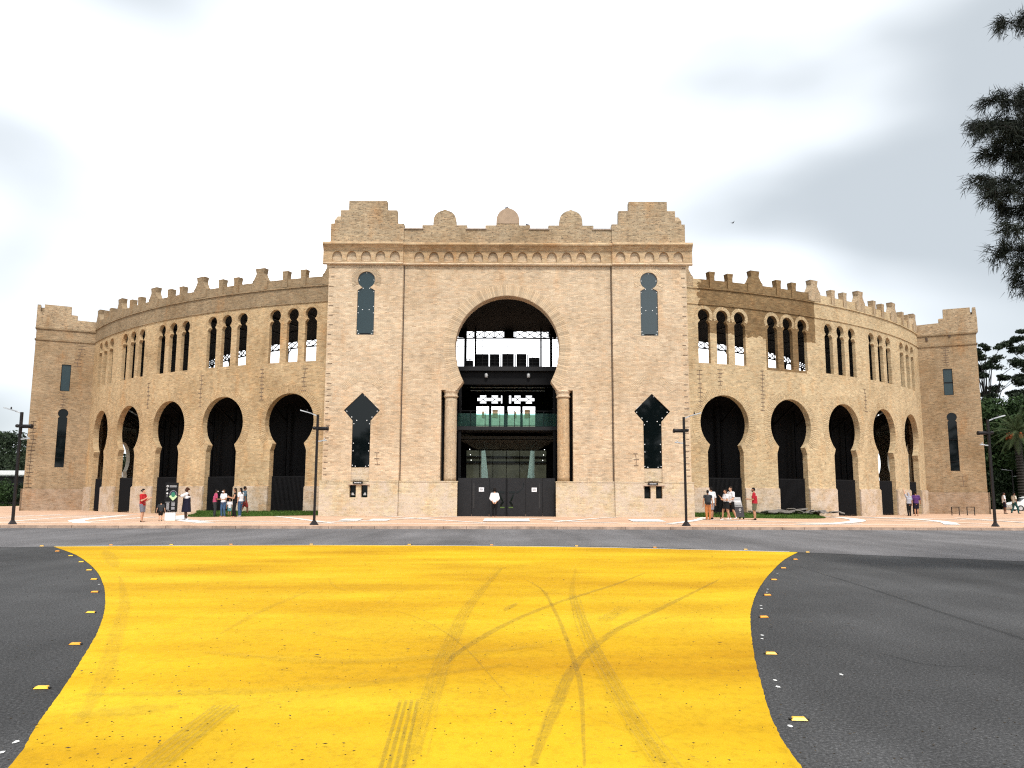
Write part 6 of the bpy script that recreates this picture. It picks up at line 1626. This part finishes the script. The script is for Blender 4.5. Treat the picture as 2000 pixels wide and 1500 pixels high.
for k, (x, y) in enumerate([(-92, 185), (-76, 190), (-108, 178), (70, 190), (96, 170), (-60, 196), (-122, 160)]):
    tree(x, y, 8 + (k % 3), 17, 'green tree %s in the belt glimpsed beyond the bullring' % ORD[k], M['leaf_green'], nclump=24, per=160, size=.4, base=.03, seed=60 + k, group='trees beyond the bullring')
for k, (x, y, h) in enumerate([(-30, -29, 11.5), (-14, -31, 14), (8, -30, 14.5), (23, -27, 16), (34, -30, 15)]):
    tree(x, y, h, 15, 'street tree behind the viewpoint, mirrored in the dark gatehouse windows, %s from the left' % ORD[k], M['leaf_dark'], nclump=30, per=150, size=.5, base=.15, seed=160 + k, group='trees behind the viewpoint')
# clipped shrubs by the kiosk
for k, (x, y, h, w) in enumerate([(-55.6, 93.4, 2.6, 4.4), (-58.8, 94, 3.2, 5), (-62.8, 93.2, 2.4, 5), (-53.2, 96.2, 2.2, 3)]):
    root = empty('shrub', (x, y, 0), 0, ['dark shrub before the kiosk, right beside the left lamp post', 'lighter green shrub before the white roofed kiosk', 'dark low shrub at the very left edge before the kiosk', 'small dark shrub between the kiosk and the left end tower'][k], 'shrub', 'shrubs before the kiosk'); r_ = random.Random(k)
    V, F = leaves([(r_.uniform(-.3, .3) * w, r_.uniform(-.3, .3) * w, h * r_.uniform(.3, .65), w * .28, w * .28, h * .35) for _ in range(8)], 420, .13, seed=90 + k); np_mesh('foliage', V, F, M['leaf_green' if k == 1 else 'leaf_dark'], root)
    mb = MB(); mb.tube([(0, 0, -.1), (0, 0, h * .5)], [.12, .05], 6); mb.build('stem', M['bark'], root)
for k in range(7):
    x = 57 + k * 6.2; y = 101.5 + (k % 2) * 2.4; h = 4.4 + (k % 3)
    root = empty('shrub', (x, y, 0), 0, 'dark hedge shrub in the shade behind the parked cars, %s from the left' % ORD[k], 'shrub', 'hedge shrubs behind the cars'); r_ = random.Random(100 + k)
    V, F = leaves([(r_.uniform(-.4, .4) * 7, r_.uniform(-.3, .3) * 3, h * r_.uniform(.1, .8), 2.0, 1.6, h * .28) for _ in range(16)], 330, .22, seed=190 + k); np_mesh('foliage', V, F, M['leaf_dark'], root)
    mb = MB(); mb.tube([(0, 0, -.1), (0, 0, h * .6)], [.15, .05], 6); mb.build('stem', M['bark'], root)

ks = empty('kiosk', (-61.5, 101, 0), 0, 'long low dark building with a white flat roof at the far left', 'building')
mb = MB(); mb.box(-12, 12.5, -3, 3, 3.35, 4.0); mb.box(-12, 12.5, -3.2, -3.0, 3.5, 3.95); mb.build('roof', M['white_metal'], ks)
mb = MB(); mb.box(-11.6, 12.1, -2.4, 2.8, 0, 3.34); mb.build('wall', M['pole'], ks)
for k in range(9): mb = MB(); mb.box(-11 + k * 2.6, -9.2 + k * 2.6, -2.45, -2.41, .9, 2.7); mb.build('window', M['pane_dark'], ks)

# near casuarina whose boughs hang into the right of the frame
def casuarina():
    root = empty('casuarina_tree', (14.02, 14.2, ZR), 0, 'dark drooping needle-leaved tree hanging into the top right corner', 'tree')
    r_ = random.Random(77); rn = np.random.default_rng(77)
    tr = [Vector((0, 0, -.2)), Vector((.1, 0, 3)), Vector((-.1, .1, 6)), Vector((0, 0, 9)), Vector((.1, 0, 12.5))]
    mb = MB(); mb.tube(tr, [.38, .32, .26, .18, .06], 10); mb.build('trunk', M['bark'], root)
    limb = MB(); tw = []
    boughs = []
    # boughs reaching towards the street: (tip x, tip y, tip z, bushiness)
    tips = [(9.15, 14.2, 10.25, 1.0), (9.5, 13.6, 10.1, .8), (9.6, 14.6, 9.0, .7), (8.75, 14.2, 8.68, 1.0), (8.52, 14.4, 8.32, 1.1), (8.5, 13.9, 8.0, 1.1), (8.8, 14.5, 7.75, 1.1), (9.1, 14.0, 7.3, 1.1),
            (8.42, 14.2, 7.15, 1.0), (8.55, 14.0, 6.82, 1.1), (8.95, 14.5, 6.7, 1.1), (8.72, 13.9, 6.15, .9), (8.72, 14.4, 5.85, .8), (8.98, 14.1, 5.6, .9), (9.05, 14.3, 5.35, .7), (9.3, 13.8, 6.3, 1.0), (9.2, 14.7, 8.15, 1.2), (9.2, 14.2, 7.7, 1.2), (9.5, 14.3, 6.9, 1.0), (9.6, 13.9, 5.9, .9), (9.6, 14.2, 8.5, .9)]
    for k in range(30):
        an = r_.uniform(-2.3, 2.3); q = r_.uniform(2.4, 4.2); tips.append((13.9 + q * cos(an), 14.2 + q * sin(an), 3.8 + k * .28, .35))
    for tx, ty, tz, dens in tips:
        T = Vector((tx - 13.9, ty - 14.2, tz - ZR)); S0 = Vector((0, 0, max(3.0, tz - ZR - 1.0 + r_.uniform(-.5, .3)))); Md = S0 * .45 + T * .55 + Vector((0, r_.uniform(-.2, .2), r_.uniform(.35, .6)))
        N_ = 18; pts = [(S0 * (1 - u) ** 2 + Md * 2 * u * (1 - u) + T * u * u) + Vector((r_.uniform(-.02, .02), r_.uniform(-.03, .03), r_.uniform(-.02, .02))) for u in [i / N_ for i in range(N_ + 1)]]
        for i in range(6, N_ + 1):
            p = pts[i]; d = (pts[min(i + 1, N_)] - pts[i - 1]).normalized()
            for q in range(int(7 * dens + r_.random())):
                sd = Vector((r_.uniform(-1, .9), r_.uniform(-1, 1), r_.uniform(-.9, .6))); sd = (sd + d * .35).normalized(); l2 = r_.uniform(.10, .46) * (1.15 - .65 * i / N_)
                e_ = p + sd * l2; e2 = e_ + Vector((sd.x * .04, sd.y * .04, -.12)); limb.tube([p, e_, e2], [.010, .006, .003], 4, cap=False)
                for f_ in (.4, .7, 1.0): tw.append((p + sd * l2 * f_, sd))
                tw.append((e2, (sd + Vector((0, 0, -.6))).normalized()))
        limb.tube(pts, [max(.007, .085 * (1 - i / (N_ + 1)) ** 1.3) for i in range(N_ + 1)], 6)
    tag(limb.build('boughs', M['bark'], root), kind='stuff')
    # tufts of fine needles
    B0 = np.array([list(a) for a, _ in tw]); D0 = np.array([list(b_) for _, b_ in tw]); per = 17; n = len(B0) * per
    B1 = np.repeat(B0, per, 0) + rn.normal(size=(n, 3)) * .045; D1 = np.repeat(D0, per, 0) * .9 + rn.normal(size=(n, 3)) * .62 + np.array([0, 0, -.35]); D1 /= np.linalg.norm(D1, axis=1)[:, None]
    Ln = .08 + .12 * rn.random((n, 1)); sd = np.cross(D1, rn.normal(size=(n, 3))); sd /= np.linalg.norm(sd, axis=1)[:, None]; W_ = .0065
    V = np.stack([B1 - sd * W_, B1 + sd * W_, B1 + D1 * Ln], 1).reshape(-1, 3)
    np_mesh('needles', V, np.arange(3 * n).reshape(-1, 3), M['needle'], root)
    mb = MB(); mb.lathe([(1.5, -.02), (1.5, .16), (1.34, .16), (1.30, .12), (.01, .20)], 28); mb.build('planting_ring', M['kerb'], root)
casuarina()
